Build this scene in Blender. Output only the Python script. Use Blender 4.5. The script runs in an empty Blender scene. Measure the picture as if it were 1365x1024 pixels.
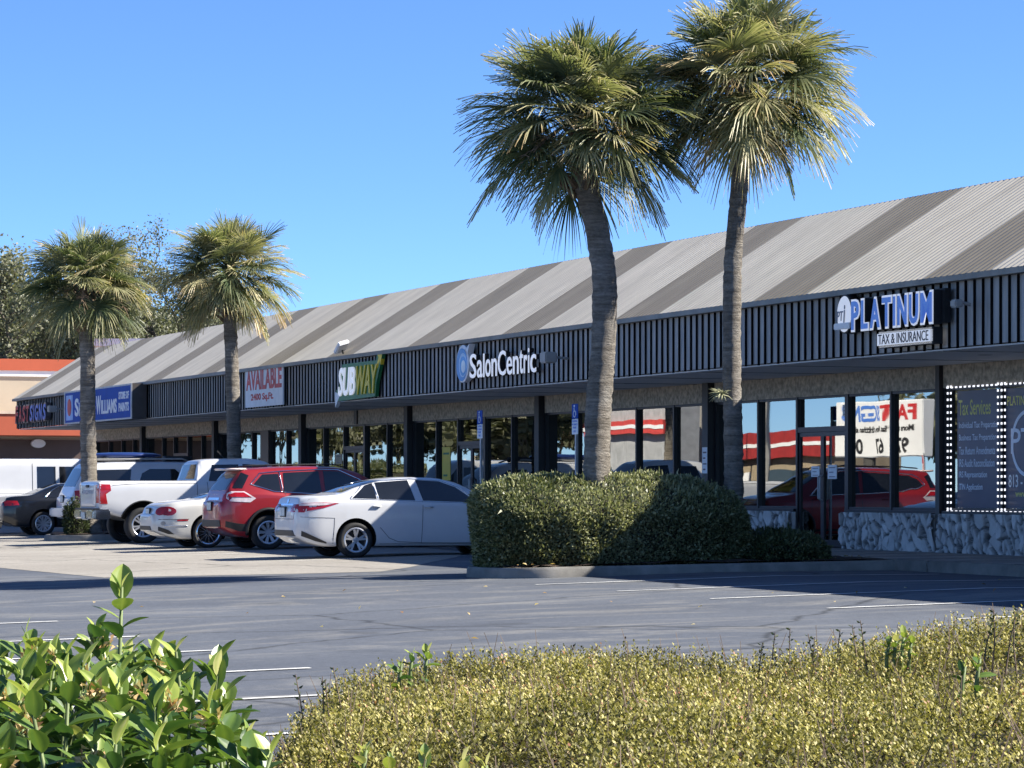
import bpy, bmesh, math, random
import numpy as np
from mathutils import Vector, Matrix
from mathutils.bvhtree import BVHTree

rnd = random.Random(11)
sc = bpy.context.scene
COL = sc.collection
# ------------------------------------------------------------------ frame of the shopping building
EYE = 1.22
TH = math.atan(1564.5 / 4300.0)
CT, ST = math.cos(TH), math.sin(TH)
ORG = (5.527, 57.3)
RZ = math.atan2(-CT, ST)          # local x runs along the shop front towards the viewer's end, local y into the shops
HEAD = math.atan2(ST, CT)         # a car's forward direction when it is nosed in to the shops


def W(x, t, z=0.0):
    return Vector((ORG[0] + x * ST + t * CT, ORG[1] - x * CT + t * ST, z))


def gz(t):
    return -0.025 * max(0.0, min(-6.0 - t, 14.0))


# ------------------------------------------------------------------ object helpers
def tag(o, label=None, cat=None, group=None, kind=None):
    if label: o['label'] = label
    if cat: o['category'] = cat
    if group: o['group'] = group
    if kind: o['kind'] = kind
    return o


def empty(name, loc=(0, 0, 0), rz=0.0, label=None, cat=None, group=None):
    o = bpy.data.objects.new(name, None)
    COL.objects.link(o)
    o.empty_display_size = 0.2
    o.location = loc
    o.rotation_euler = (0, 0, rz)
    return tag(o, label, cat, group)


def obj(name, vf, mat, parent=None, smooth=False, sharp=None, mats=None, mi=None, loc=None, rz=None, attr=None):
    v, f = vf
    me = bpy.data.meshes.new(name)
    if isinstance(v, np.ndarray) and isinstance(f, np.ndarray):
        nv, nf, k = len(v), len(f), f.shape[1]
        me.vertices.add(nv)
        me.vertices.foreach_set('co', v.astype(np.float32).ravel())
        me.loops.add(nf * k)
        me.loops.foreach_set('vertex_index', f.astype(np.int32).ravel())
        me.polygons.add(nf)
        me.polygons.foreach_set('loop_start', np.arange(0, nf * k, k, dtype=np.int32))
        me.update(calc_edges=True)
    else:
        me.from_pydata([tuple(p) for p in v], [], [tuple(q) for q in f])
        me.update()
    if mats:
        for m in mats: me.materials.append(m)
        if mi is not None: me.polygons.foreach_set('material_index', np.asarray(mi, dtype=np.int32))
    else:
        me.materials.append(mat)
    if smooth:
        me.polygons.foreach_set('use_smooth', np.ones(len(me.polygons), dtype=bool))
        if sharp: me.set_sharp_from_angle(angle=math.radians(sharp))
    if attr is not None:
        a = me.attributes.new('tint', 'FLOAT', 'POINT')
        a.data.foreach_set('value', np.asarray(attr, dtype=np.float32))
    o = bpy.data.objects.new(name, me)
    COL.objects.link(o)
    if parent: o.parent = parent
    if loc is not None: o.location = loc
    if rz is not None: o.rotation_euler = (0, 0, rz)
    return o


class MB:
    """collects simple solids into one mesh"""
    def __init__(s): s.v, s.f = [], []

    def add(s, vf):
        b = len(s.v)
        s.v += [tuple(p) for p in vf[0]]
        s.f += [tuple(int(i) + b for i in q) for q in vf[1]]
        return s

    def box(s, x0, x1, y0, y1, z0, z1):
        b = len(s.v)
        s.v += [(x0, y0, z0), (x1, y0, z0), (x1, y1, z0), (x0, y1, z0), (x0, y0, z1), (x1, y0, z1), (x1, y1, z1), (x0, y1, z1)]
        s.f += [tuple(b + i for i in q) for q in ((0, 3, 2, 1), (4, 5, 6, 7), (0, 1, 5, 4), (1, 2, 6, 5), (2, 3, 7, 6), (3, 0, 4, 7))]
        return s

    def bev(s, x0, x1, y0, y1, z0, z1, r=0.01):
        bm = bmesh.new()
        t = MB().box(x0, x1, y0, y1, z0, z1)
        vs = [bm.verts.new(p) for p in t.v]
        for q in t.f: bm.faces.new([vs[i] for i in q])
        bmesh.ops.bevel(bm, geom=list(bm.edges), offset=r, segments=2, affect='EDGES')
        bm.verts.index_update()
        s.add(([v.co[:] for v in bm.verts], [[v.index for v in f.verts] for f in bm.faces]))
        bm.free()
        return s

    def tube(s, pts, rad, n=8, cap=True):
        pts = [Vector(p) for p in pts]
        rads = rad if isinstance(rad, (list, tuple)) else [rad] * len(pts)
        b = len(s.v)
        up = None
        for i, p in enumerate(pts):
            d = (pts[min(i + 1, len(pts) - 1)] - pts[max(i - 1, 0)]).normalized()
            if up is None:
                up = Vector((1, 0, 0)) if abs(d.x) < 0.8 else Vector((0, 1, 0))
            u = (up - d * up.dot(d)).normalized()
            up = u
            w = d.cross(u)
            for k in range(n):
                a = 2 * math.pi * k / n
                s.v.append(tuple(p + (u * math.cos(a) + w * math.sin(a)) * rads[i]))
        for i in range(len(pts) - 1):
            for k in range(n):
                k2 = (k + 1) % n
                s.f.append((b + i * n + k, b + i * n + k2, b + (i + 1) * n + k2, b + (i + 1) * n + k))
        if cap:
            s.f.append(tuple(b + k for k in reversed(range(n))))
            s.f.append(tuple(b + (len(pts) - 1) * n + k for k in range(n)))
        return s

    def lathe(s, prof, n=32, axis='y', c=(0, 0, 0)):
        b = len(s.v)
        m = len(prof)
        for k in range(n):
            a = 2 * math.pi * k / n
            for r, h in prof:
                if axis == 'y': p = (r * math.cos(a), h, r * math.sin(a))
                elif axis == 'x': p = (h, r * math.cos(a), r * math.sin(a))
                else: p = (r * math.cos(a), r * math.sin(a), h)
                s.v.append((p[0] + c[0], p[1] + c[1], p[2] + c[2]))
        for k in range(n):
            for i in range(m - 1):
                k2 = (k + 1) % n
                s.f.append((b + k * m + i, b + k2 * m + i, b + k2 * m + i + 1, b + k * m + i + 1))
        return s

    def prism(s, poly, y0, y1):
        """polygon in (x,z) given a depth in y"""
        b, n = len(s.v), len(poly)
        s.v += [(x, y0, z) for x, z in poly] + [(x, y1, z) for x, z in poly]
        s.f.append(tuple(b + i for i in range(n)))
        s.f.append(tuple(b + n + i for i in reversed(range(n))))
        for i in range(n):
            j = (i + 1) % n
            s.f.append((b + j, b + i, b + n + i, b + n + j))
        return s

    @property
    def vf(s): return s.v, s.f

    def obj(s, name, mat, parent=None, **k): return obj(name, s.vf, mat, parent, **k)


def text_vf(txt, w=None, h=None, depth=0.01, bold=0.0, shear=0.0, res=3, x0=0.0, z0=0.0):
    """upright lettering in the x-z plane facing -y, fitted to a width and height"""
    cu = bpy.data.curves.new('lettering', 'FONT')
    cu.body = txt
    cu.offset = bold
    cu.shear = shear
    cu.resolution_u = res
    cu.extrude = 0.5
    o = bpy.data.objects.new('lettering', cu)
    COL.objects.link(o)
    bpy.context.view_layer.update()
    dg = bpy.context.evaluated_depsgraph_get()
    me = o.evaluated_get(dg).to_mesh()
    v = np.array([q.co[:] for q in me.vertices])
    f = [list(p.vertices) for p in me.polygons]
    o.evaluated_get(dg).to_mesh_clear()
    bpy.data.objects.remove(o)
    bpy.data.curves.remove(cu)
    lo, hi = v.min(0), v.max(0)
    sy = h / (hi[1] - lo[1]) if h else None
    sx = w / (hi[0] - lo[0]) if w else sy
    if sy is None: sy = sx
    out = np.stack([(v[:, 0] - lo[0]) * sx + x0, -(v[:, 2] + 0.5) * depth, (v[:, 1] - lo[1]) * sy + z0], 1)
    return out.tolist(), f


# ------------------------------------------------------------------ materials
def new_mat(name):
    m = bpy.data.materials.new(name)
    m.use_nodes = True
    nt = m.node_tree
    nt.nodes.clear()
    out = nt.nodes.new('ShaderNodeOutputMaterial')
    return m, nt, out


def node(nt, typ, **kw):
    n = nt.nodes.new(typ)
    for k, v in kw.items():
        if k in n.inputs.keys(): n.inputs[k].default_value = v
        else: setattr(n, k, v)
    return n


def coords(nt, scale=(1, 1, 1), kind='Object'):
    tc = nt.nodes.new('ShaderNodeTexCoord')
    mp = nt.nodes.new('ShaderNodeMapping')
    mp.inputs['Scale'].default_value = scale
    nt.links.new(tc.outputs[kind], mp.inputs['Vector'])
    return mp.outputs['Vector']


def noise(nt, vec, scale, detail=4.0, rough=0.55, dist=0.0):
    n = node(nt, 'ShaderNodeTexNoise', Scale=scale, Detail=detail, Roughness=rough, Distortion=dist)
    nt.links.new(vec, n.inputs['Vector'])
    return n.outputs['Fac']


def ramp(nt, fac, stops):
    r = nt.nodes.new('ShaderNodeValToRGB')
    e = r.color_ramp.elements
    while len(e) < len(stops): e.new(0.5)
    for i, (p, c) in enumerate(stops):
        e[i].position = p
        e[i].color = (c[0], c[1], c[2], 1) if not isinstance(c, (int, float)) else (c, c, c, 1)
    nt.links.new(fac, r.inputs['Fac'])
    return r.outputs['Color']


def mix(nt, fac, a, b, mode='MIX'):
    n = nt.nodes.new('ShaderNodeMix')
    n.data_type = 'RGBA'
    n.blend_type = mode
    for s, val in ((0, fac), (6, a), (7, b)):
        if isinstance(val, (int, float)): n.inputs[s].default_value = val
        elif isinstance(val, tuple): n.inputs[s].default_value = (val[0], val[1], val[2], 1)
        else: nt.links.new(val, n.inputs[s])
    return n.outputs[2]


def pbsdf(nt, out, color, rough=0.6, metal=0.0, spec=0.5, coat=0.0, bump=None, bstr=0.3, bdist=0.01):
    p = nt.nodes.new('ShaderNodeBsdfPrincipled')
    if isinstance(color, tuple): p.inputs['Base Color'].default_value = (color[0], color[1], color[2], 1)
    else: nt.links.new(color, p.inputs['Base Color'])
    if isinstance(rough, (int, float)): p.inputs['Roughness'].default_value = rough
    else: nt.links.new(rough, p.inputs['Roughness'])
    p.inputs['Metallic'].default_value = metal
    p.inputs['Specular IOR Level'].default_value = spec
    p.inputs['Coat Weight'].default_value = coat
    p.inputs['Coat Roughness'].default_value = 0.04
    if bump is not None:
        b = node(nt, 'ShaderNodeBump', Strength=bstr, Distance=bdist)
        nt.links.new(bump, b.inputs['Height'])
        nt.links.new(b.outputs['Normal'], p.inputs['Normal'])
    nt.links.new(p.outputs[0], out.inputs['Surface'])
    return p


def M(name, col, rough=0.6, metal=0.0, spec=0.5, coat=0.0, var=0.25, vs=2.0, bump=0.0, bs=60.0, bd=0.01, stretch=(1, 1, 1)):
    m, nt, out = new_mat(name)
    vec = coords(nt, stretch)
    n = noise(nt, vec, vs, 6.0, 0.6)
    lo = tuple(c * (1 - var) for c in col)
    hi = tuple(min(1, c * (1 + var)) for c in col)
    c = ramp(nt, n, [(0.3, lo), (0.7, hi)])
    b = noise(nt, vec, bs, 4.0, 0.6) if bump else None
    pbsdf(nt, out, c, rough, metal, spec, coat, b, bump, bd)
    return m


def leaf_mat(name, stops, trans=0.35, rough=0.45, spec=0.4):
    m, nt, out = new_mat(name)
    at = nt.nodes.new('ShaderNodeAttribute')
    at.attribute_name = 'tint'
    vec = coords(nt)
    n = noise(nt, vec, 9.0, 2.0)
    ad = node(nt, 'ShaderNodeMath', operation='MULTIPLY_ADD')
    nt.links.new(n, ad.inputs[0])
    ad.inputs[1].default_value = 0.12
    sb = node(nt, 'ShaderNodeMath', operation='SUBTRACT')
    nt.links.new(at.outputs['Fac'], sb.inputs[0])
    sb.inputs[1].default_value = 0.06
    nt.links.new(sb.outputs[0], ad.inputs[2])
    c = ramp(nt, ad.outputs[0], stops)
    p = pbsdf(nt, out, c, rough, 0, spec)
    tr = nt.nodes.new('ShaderNodeBsdfTranslucent')
    tc = mix(nt, 1.0, c, (1.2, 1.25, 0.7), 'MULTIPLY')
    nt.links.new(tc, tr.inputs['Color'])
    ms = node(nt, 'ShaderNodeMixShader', Fac=trans)
    nt.links.new(p.outputs[0], ms.inputs[1])
    nt.links.new(tr.outputs[0], ms.inputs[2])
    nt.links.new(ms.outputs[0], out.inputs['Surface'])
    return m


def emit_mat(name, col, s):
    m, nt, out = new_mat(name)
    e = node(nt, 'ShaderNodeEmission', Strength=s)
    e.inputs['Color'].default_value = (*col, 1)
    nt.links.new(e.outputs[0], out.inputs['Surface'])
    return m


def lit_mat(name, col, s):
    m, nt, out = new_mat(name)
    p = pbsdf(nt, out, col, 0.4)
    p.inputs['Emission Color'].default_value = (*col, 1)
    p.inputs['Emission Strength'].default_value = s
    return m


def glass_mat(name, tint=(0.5, 0.54, 0.55), refl=0.42, wave=0.0032, ws=0.8):
    m, nt, out = new_mat(name)
    vec = coords(nt, (1, 1, 0.45))
    h = noise(nt, vec, ws, 1.0, 0.4, 0.4)
    b = node(nt, 'ShaderNodeBump', Strength=1.0, Distance=wave)
    nt.links.new(h, b.inputs['Height'])
    g = node(nt, 'ShaderNodeBsdfGlossy', Roughness=0.01)
    g.inputs['Color'].default_value = (0.74, 0.73, 0.68, 1)
    nt.links.new(b.outputs[0], g.inputs['Normal'])
    t = nt.nodes.new('ShaderNodeBsdfTransparent')
    t.inputs['Color'].default_value = (*tint, 1)
    fr = node(nt, 'ShaderNodeFresnel', IOR=1.5)
    ma = node(nt, 'ShaderNodeMath', operation='MULTIPLY_ADD')
    nt.links.new(fr.outputs[0], ma.inputs[0])
    ma.inputs[1].default_value = 1 - refl
    ma.inputs[2].default_value = refl
    ms = nt.nodes.new('ShaderNodeMixShader')
    nt.links.new(ma.outputs[0], ms.inputs[0])
    nt.links.new(t.outputs[0], ms.inputs[1])
    nt.links.new(g.outputs[0], ms.inputs[2])
    nt.links.new(ms.outputs[0], out.inputs['Surface'])
    return m


def asphalt_mat(name, dark, light, warm, streak=0.5):
    m, nt, out = new_mat(name)
    vec = coords(nt)
    big = noise(nt, vec, 0.16, 5.0, 0.6, 0.6)
    sv = coords(nt, (0.5, 0.2, 1))
    swirl = noise(nt, sv, 0.8, 8.0, 0.66, 2.6)
    fine = noise(nt, vec, 95.0, 3.0, 0.7)
    c = ramp(nt, big, [(0.3, dark), (0.72, light)])
    sw = ramp(nt, swirl, [(0.5, 0.0), (0.72, streak)])
    c = mix(nt, sw, c, warm)
    mid_ = noise(nt, vec, 14.0, 5.0, 0.7)
    c = mix(nt, 1.0, c, ramp(nt, mid_, [(0.3, 0.8), (0.7, 1.2)]), 'MULTIPLY')
    f = ramp(nt, fine, [(0.25, 0.55), (0.75, 1.45)])
    c = mix(nt, 1.0, c, f, 'MULTIPLY')
    # scattered spots and hairline cracks
    vo = node(nt, 'ShaderNodeTexVoronoi', feature='DISTANCE_TO_EDGE', Scale=0.22)
    dv = coords(nt)
    dn = node(nt, 'ShaderNodeTexNoise', Scale=1.3, Detail=5.0)
    nt.links.new(dv, dn.inputs['Vector'])
    mv = nt.nodes.new('ShaderNodeMix'); mv.data_type = 'VECTOR'
    mv.inputs[0].default_value = 0.35
    nt.links.new(dv, mv.inputs[4]); nt.links.new(dn.outputs['Color'], mv.inputs[5])
    nt.links.new(mv.outputs[1], vo.inputs['Vector'])
    cr = ramp(nt, vo.outputs['Distance'], [(0.0, 0.4), (0.009, 1.0)])
    c = mix(nt, 1.0, c, cr, 'MULTIPLY')
    oil = noise(nt, vec, 0.55, 3.0, 0.5, 0.3)
    c = mix(nt, ramp(nt, oil, [(0.64, 0.0), (0.74, 0.45)]), c, tuple(q * 0.45 for q in dark))
    pbsdf(nt, out, c, 0.82, 0, 0.35, 0, fine, 0.5, 0.006)
    return m


MT = {}
MT['asphalt'] = asphalt_mat('sealed_asphalt', (0.062, 0.071, 0.09), (0.108, 0.12, 0.142), (0.22, 0.215, 0.2), 0.75)
MT['old_asphalt'] = asphalt_mat('old_asphalt', (0.24, 0.222, 0.195), (0.315, 0.295, 0.262), (0.36, 0.34, 0.305), 0.4)
MT['concrete'] = M('concrete', (0.3, 0.29, 0.27), 0.85, var=0.3, vs=1.2, bump=0.3, bs=90)
MT['kerb'] = M('kerb_concrete', (0.2, 0.19, 0.17), 0.85, var=0.35, vs=2.2, bump=0.4, bs=70)
MT['paint_line'] = M('road_paint', (0.62, 0.62, 0.6), 0.7, var=0.3, vs=3.0, bump=0.2, bs=80)
MT['mulch'] = M('mulch', (0.06, 0.04, 0.028), 0.9, var=0.7, vs=14, bump=1.0, bs=30, bd=0.05)
MT['bronze'] = M('dark_bronze', (0.014, 0.014, 0.018), 0.38, spec=0.5, var=0.3, vs=1.0)
MT['post'] = M('post_paint', (0.062, 0.06, 0.056), 0.55, var=0.25, vs=1.5)
MT['fascia_back'] = M('fascia_backing', (0.008, 0.008, 0.009), 0.9, spec=0.0, var=0.3, vs=1.0)
MT['batten'] = M('fascia_batten', (0.33, 0.325, 0.315), 0.62, var=0.32, vs=2.2, stretch=(3, 1, 0.4), bump=0.15, bs=30)
MT['soffit'] = M('soffit_paint', (0.68, 0.69, 0.7), 0.6, var=0.1, vs=0.5)
MT['stucco'] = M('aggregate_band', (0.46, 0.385, 0.29), 0.92, var=0.5, vs=11, bump=0.8, bs=45, bd=0.02)
MT['interior'] = M('shop_interior', (0.16, 0.15, 0.14), 0.85, var=0.4, vs=0.7)
MT['glass'] = glass_mat('shop_glass')
MT['white'] = M('sign_white', (0.8, 0.81, 0.82), 0.45, var=0.06, vs=1)
MT['lit_white'] = lit_mat('lit_letter_white', (0.78, 0.8, 0.84), 0.17)
MT['lit_blue'] = lit_mat('lit_letter_blue', (0.08, 0.2, 0.6), 0.12)
MT['black'] = M('matt_black', (0.012, 0.012, 0.013), 0.6, var=0.3)
MT['grey_metal'] = M('galvanised', (0.42, 0.43, 0.44), 0.45, metal=0.4, var=0.2, vs=8)
MT['lamp_grey'] = M('lamp_grey', (0.33, 0.32, 0.3), 0.5, var=0.15, vs=4)
MT['sign_blue'] = M('sign_blue', (0.008, 0.07, 0.36), 0.6, spec=0.15, var=0.12, vs=1.5)
MT['letter_blue'] = M('letter_blue', (0.07, 0.2, 0.62), 0.4, var=0.08)
MT['red'] = M('sign_red', (0.5, 0.02, 0.02), 0.45, var=0.12)
MT['faded_red'] = M('faded_red', (0.55, 0.06, 0.05), 0.55, var=0.3, vs=4)
MT['yellow'] = M('sign_yellow', (0.75, 0.55, 0.03), 0.45, var=0.1)
MT['green'] = M('sign_green', (0.02, 0.16, 0.05), 0.45, var=0.1)
MT['poster_navy'] = M('poster_navy', (0.045, 0.05, 0.095), 0.35, var=0.25, vs=0.9)
MT['poster_yellow'] = M('poster_yellow', (0.72, 0.66, 0.16), 0.5, var=0.1)
MT['poster_grey'] = M('poster_grey', (0.72, 0.76, 0.84), 0.5, var=0.1)
MT['paper'] = M('paper', (0.8, 0.81, 0.83), 0.7, var=0.08, vs=5)
MT['led'] = emit_mat('led_bulb', (0.85, 0.88, 1.0), 0.62)
MT['tyre'] = M('tyre_rubber', (0.018, 0.018, 0.019), 0.75, var=0.3, vs=6)
MT['well'] = M('wheel_well', (0.008, 0.008, 0.008), 0.9)
MT['rim'] = M('alloy', (0.62, 0.63, 0.66), 0.28, metal=0.75, var=0.08)
MT['rim_dark'] = M('dark_alloy', (0.03, 0.03, 0.034), 0.35, metal=0.5, var=0.2)
MT['chrome'] = M('chrome', (0.75, 0.76, 0.78), 0.1, metal=1.0, var=0.05)
MT['car_glass'] = M('tinted_car_glass', (0.012, 0.014, 0.018), 0.04, spec=0.9, var=0.2)
MT['trim'] = M('black_trim', (0.016, 0.016, 0.017), 0.5, var=0.2)
MT['lamp_red'] = M('lamp_red', (0.36, 0.008, 0.012), 0.12, spec=0.7, coat=0.5, var=0.3, vs=9)
MT['lamp_clear'] = M('lamp_clear', (0.62, 0.55, 0.57), 0.12, spec=0.7, coat=0.5, var=0.2, vs=9)
MT['plate'] = M('number_plate', (0.6, 0.64, 0.62), 0.45, var=0.25, vs=18)
MT['seam'] = M('panel_gap', (0.05, 0.05, 0.055), 0.7)


def paint(name, col, metal=0.0):
    return M(name, col, 0.32, metal=metal, spec=0.5, coat=0.7, var=0.05, vs=1.2)


MT['bark'] = None
m, nt, out = new_mat('palm_bark')
vec = coords(nt, (1, 1, 1))
rings = noise(nt, coords(nt, (1.2, 1.2, 16)), 1.0, 4.0, 0.6, 0.6)
blot = noise(nt, vec, 3.5, 5.0)
c = ramp(nt, rings, [(0.3, (0.11, 0.095, 0.078)), (0.5, (0.18, 0.16, 0.135)), (0.7, (0.27, 0.245, 0.21))])
c = mix(nt, ramp(nt, blot, [(0.45, 0.0), (0.75, 0.55)]), c, (0.3, 0.29, 0.27))
c2 = noise(nt, coords(nt, (6, 6, 18)), 2.0, 6.0, 0.75)
c = mix(nt, 1.0, c, ramp(nt, c2, [(0.3, 0.7), (0.65, 1.5)]), 'MULTIPLY')
pbsdf(nt, out, c, 0.9, 0, 0.2, 0, c2, 1.0, 0.05)
MT['bark'] = m
MT['wood_bark'] = M('tree_bark', (0.1, 0.085, 0.07), 0.9, var=0.4, vs=5, bump=0.8, bs=14, bd=0.03, stretch=(1, 1, 0.25))
MT['palm_leaf'] = leaf_mat('palm_leaf', [(0.0, (0.018, 0.04, 0.024)), (0.35, (0.06, 0.092, 0.042)), (0.6, (0.19, 0.205, 0.1)), (0.8, (0.46, 0.42, 0.24)), (1.0, (0.45, 0.31, 0.16))], 0.32, 0.46)
MT['boot'] = M('leaf_base', (0.16, 0.115, 0.075), 0.9, var=0.5, vs=9, bump=0.6, bs=30)
MT['hedge_leaf'] = leaf_mat('hedge_leaf', [(0.0, (0.02, 0.038, 0.015)), (0.5, (0.11, 0.13, 0.055)), (1.0, (0.4, 0.4, 0.23))], 0.22, 0.45)
MT['dry_leaf'] = leaf_mat('boxy_hedge_leaf', [(0.0, (0.05, 0.03, 0.025)), (0.2, (0.08, 0.075, 0.03)), (0.5, (0.235, 0.22, 0.06)), (0.75, (0.47, 0.41, 0.13)), (0.9, (0.62, 0.54, 0.3)), (1.0, (0.36, 0.17, 0.1))], 0.25, 0.55, 0.25)
MT['broad_leaf'] = leaf_mat('broad_leaf', [(0.0, (0.016, 0.045, 0.016)), (0.4, (0.05, 0.11, 0.028)), (0.7, (0.17, 0.25, 0.05)), (0.9, (0.36, 0.42, 0.09)), (1.0, (0.5, 0.48, 0.2))], 0.28, 0.36, 0.5)
MT['blossom'] = leaf_mat('withered_blossom', [(0.0, (0.28, 0.14, 0.06)), (0.5, (0.55, 0.4, 0.2)), (1.0, (0.7, 0.6, 0.38))], 0.35, 0.6)
MT['oak_leaf'] = leaf_mat('oak_leaf', [(0.0, (0.05, 0.06, 0.035)), (0.5, (0.15, 0.16, 0.1)), (1.0, (0.3, 0.29, 0.2))], 0.3, 0.5)
MT['twig'] = M('twig', (0.12, 0.085, 0.06), 0.85, var=0.4, vs=12)
MT['green_stem'] = M('green_stem', (0.12, 0.16, 0.05), 0.6, var=0.3, vs=12)
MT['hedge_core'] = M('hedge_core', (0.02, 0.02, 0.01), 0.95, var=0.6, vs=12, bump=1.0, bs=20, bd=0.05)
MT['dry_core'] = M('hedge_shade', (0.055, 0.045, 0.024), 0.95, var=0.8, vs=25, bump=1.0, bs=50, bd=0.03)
# ------------------------------------------------------------------ ground, kerbs, markings
def sheet(name, xs, ts, mat, dz=0.0, kind='structure'):
    v = [(x, t, gz(t) + dz) for t in ts for x in xs]
    n = len(xs)
    f = [(j * n + i, j * n + i + 1, (j + 1) * n + i + 1, (j + 1) * n + i) for j in range(len(ts) - 1) for i in range(n - 1)]
    o = obj(name, (v, f), mat, loc=(ORG[0], ORG[1], 0), rz=RZ)
    return tag(o, kind=kind)


def strip_poly(name, poly, mat, dz):
    """flat shape on the sloping lot, cut where the slope changes"""
    bm = bmesh.new()
    vs = [bm.verts.new((x, t, 0)) for x, t in poly]
    bm.faces.new(vs)
    for tt in (-6.0, -20.0):
        bmesh.ops.bisect_plane(bm, geom=list(bm.verts) + list(bm.edges) + list(bm.faces), plane_co=(0, tt, 0), plane_no=(0, 1, 0))
    bmesh.ops.triangulate(bm, faces=list(bm.faces))
    bm.verts.index_update()
    v = [(q.co.x, q.co.y, gz(q.co.y) + dz) for q in bm.verts]
    f = [[q.index for q in p.verts] for p in bm.faces]
    bm.free()
    o = obj(name, (v, f), mat, loc=(ORG[0], ORG[1], 0), rz=RZ)
    return tag(o, kind='structure')


sheet('ground', [-1600, -400, -150, -60, 0, 60, 150, 400, 1600], [-1600, -400, -60, -20, -6, 0, 60, 400, 1600], MT['asphalt'])
strip_poly('old_asphalt_patch', [(-75, -16.5), (-4.9, -13.8), (2.25, -13.5), (3.6, -10.7), (3.95, -9.5), (2.4, -8.5), (0.2, -7.4), (-2.0, -6.2), (-6.0, -4.6), (-14, -3.7), (-75, -3.7)], MT['old_asphalt'], 0.004)


def line(x0, t0, x1, t1, w=0.11):
    d = Vector((x1 - x0, t1 - t0)).normalized()
    n = Vector((-d.y, d.x)) * (w / 2)
    strip_poly('parking_line', [(x0 - n.x, t0 - n.y), (x1 - n.x, t1 - n.y), (x1 + n.x, t1 + n.y), (x0 + n.x, t0 + n.y)], MT['paint_line'], 0.008)


for x in (11.3, 14.25, 17.2, 20.4, 23.4):
    line(x, -3.6, x - 0.15, -9.6)
for x in (-2.9, -5.9, -8.7, -10.2, -13.2, -16.3, -19.3, -22.2):
    line(x, -3.5, x, -9.2)
for x in (-6, -2, 3.6, 8.0, 12.25, 16.2, 20.1, 23.1, 26.2, 29.3, 32.4):
    line(x, -17.2, x, -22.6, 0.12)
for x in (-60, -57, -54, -51, -48, -45, -39, -36, -31):
    line(x, -3.6, x, -9.0)

# raised walk along the shops
wk = MB().box(-62, 30, -2.95, 14, -0.2, 0.16)
o = wk.obj('sidewalk', MT['concrete'], loc=(ORG[0], ORG[1], 0), rz=RZ); tag(o, kind='structure')
kb = MB()
x = -62.0
while x < 30:
    kb.bev(x, x + 2.985, -3.1, -2.952, -0.2, 0.162, 0.018)
    x += 3.0
o = kb.obj('kerb', MT['kerb'], loc=(ORG[0], ORG[1], 0), rz=RZ); tag(o, kind='structure')
jm = MB()
x = -61.5
while x < 30:
    jm.box(x, x + 0.018, -2.94, -0.2, 0.158, 0.1625)
    x += 1.8
o = jm.obj('sidewalk_joint', MT['seam'], loc=(ORG[0], ORG[1], 0), rz=RZ); tag(o, kind='structure')


def island(x0, x1, t0, t1, name):
    """planted parking island with a rounded outer end and a kerb ring"""
    r = (x1 - x0) / 2
    cx = (x0 + x1) / 2
    out_, inn = [], []
    for k in range(19):
        a = math.pi + math.pi * k / 18
        out_.append((cx + r * math.cos(a), t0 + r * 0.75 + 0.75 * r * math.sin(a)))
        inn.append((cx + (r - 0.16) * math.cos(a), t0 + r * 0.75 + (0.75 * r - 0.16) * math.sin(a)))
    out_ = [(x0, t1)] + out_ + [(x1, t1)]
    inn = [(x0 + 0.16, t1)] + inn + [(x1 - 0.16, t1)]
    v, f = [], []
    n = len(out_)
    for k in range(n):
        (ox, ot), (ix, it) = out_[k], inn[k]
        g = gz(ot)
        dx, dt = ix - ox, it - ot
        v += [(ox, ot, g - 0.05), (ox + dx * 0.06, ot + dt * 0.06, g + 0.11), (ox + dx * 0.25, ot + dt * 0.25, g + 0.15), (ix, it, g + 0.15), (ix, it, g)]
    for k in range(n - 1):
        for j in range(4):
            f.append((k * 5 + j, (k + 1) * 5 + j, (k + 1) * 5 + j + 1, k * 5 + j + 1))
    o = obj('kerb', (v, f), MT['kerb'], loc=(ORG[0], ORG[1], 0), rz=RZ, smooth=True, sharp=50)
    tag(o, kind='structure')
    bm = bmesh.new()
    vs = [bm.verts.new((a, b, 0)) for a, b in inn]
    bm.faces.new(vs)
    step = 0.3
    tt = t0
    while tt < t1:
        bmesh.ops.bisect_plane(bm, geom=list(bm.verts) + list(bm.edges) + list(bm.faces), plane_co=(0, tt, 0), plane_no=(0, 1, 0)); tt += step
    xx = x0
    while xx < x1:
        bmesh.ops.bisect_plane(bm, geom=list(bm.verts) + list(bm.edges) + list(bm.faces), plane_co=(xx, 0, 0), plane_no=(1, 0, 0)); xx += step
    bmesh.ops.triangulate(bm, faces=list(bm.faces))
    bm.verts.index_update()
    v = [(q.co.x, q.co.y, gz(q.co.y) + 0.135 + rnd.uniform(0, 0.05)) for q in bm.verts]
    f = [[q.index for q in p.verts] for p in bm.faces]
    bm.free()
    o = obj('mulch_bed', (v, f), MT['mulch'], loc=(ORG[0], ORG[1], 0), rz=RZ, smooth=True)
    tag(o, kind='structure')


island(6.45, 8.95, -9.3, -3.1, 'a')
island(-26.8, -23.8, -8.7, -3.1, 'b')

# ------------------------------------------------------------------ the shop building
X0, X1 = -58.7, 24.0
FT, FZ0, FZ1 = -2.8, 3.27, 4.25      # face of the canopy fascia
RIDGE = 6.05
shop = empty('shopping_building', (ORG[0], ORG[1], 0), RZ, 'long low strip of shops with a striped grey metal mansard roof and dark slatted fascia', 'building')

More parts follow.
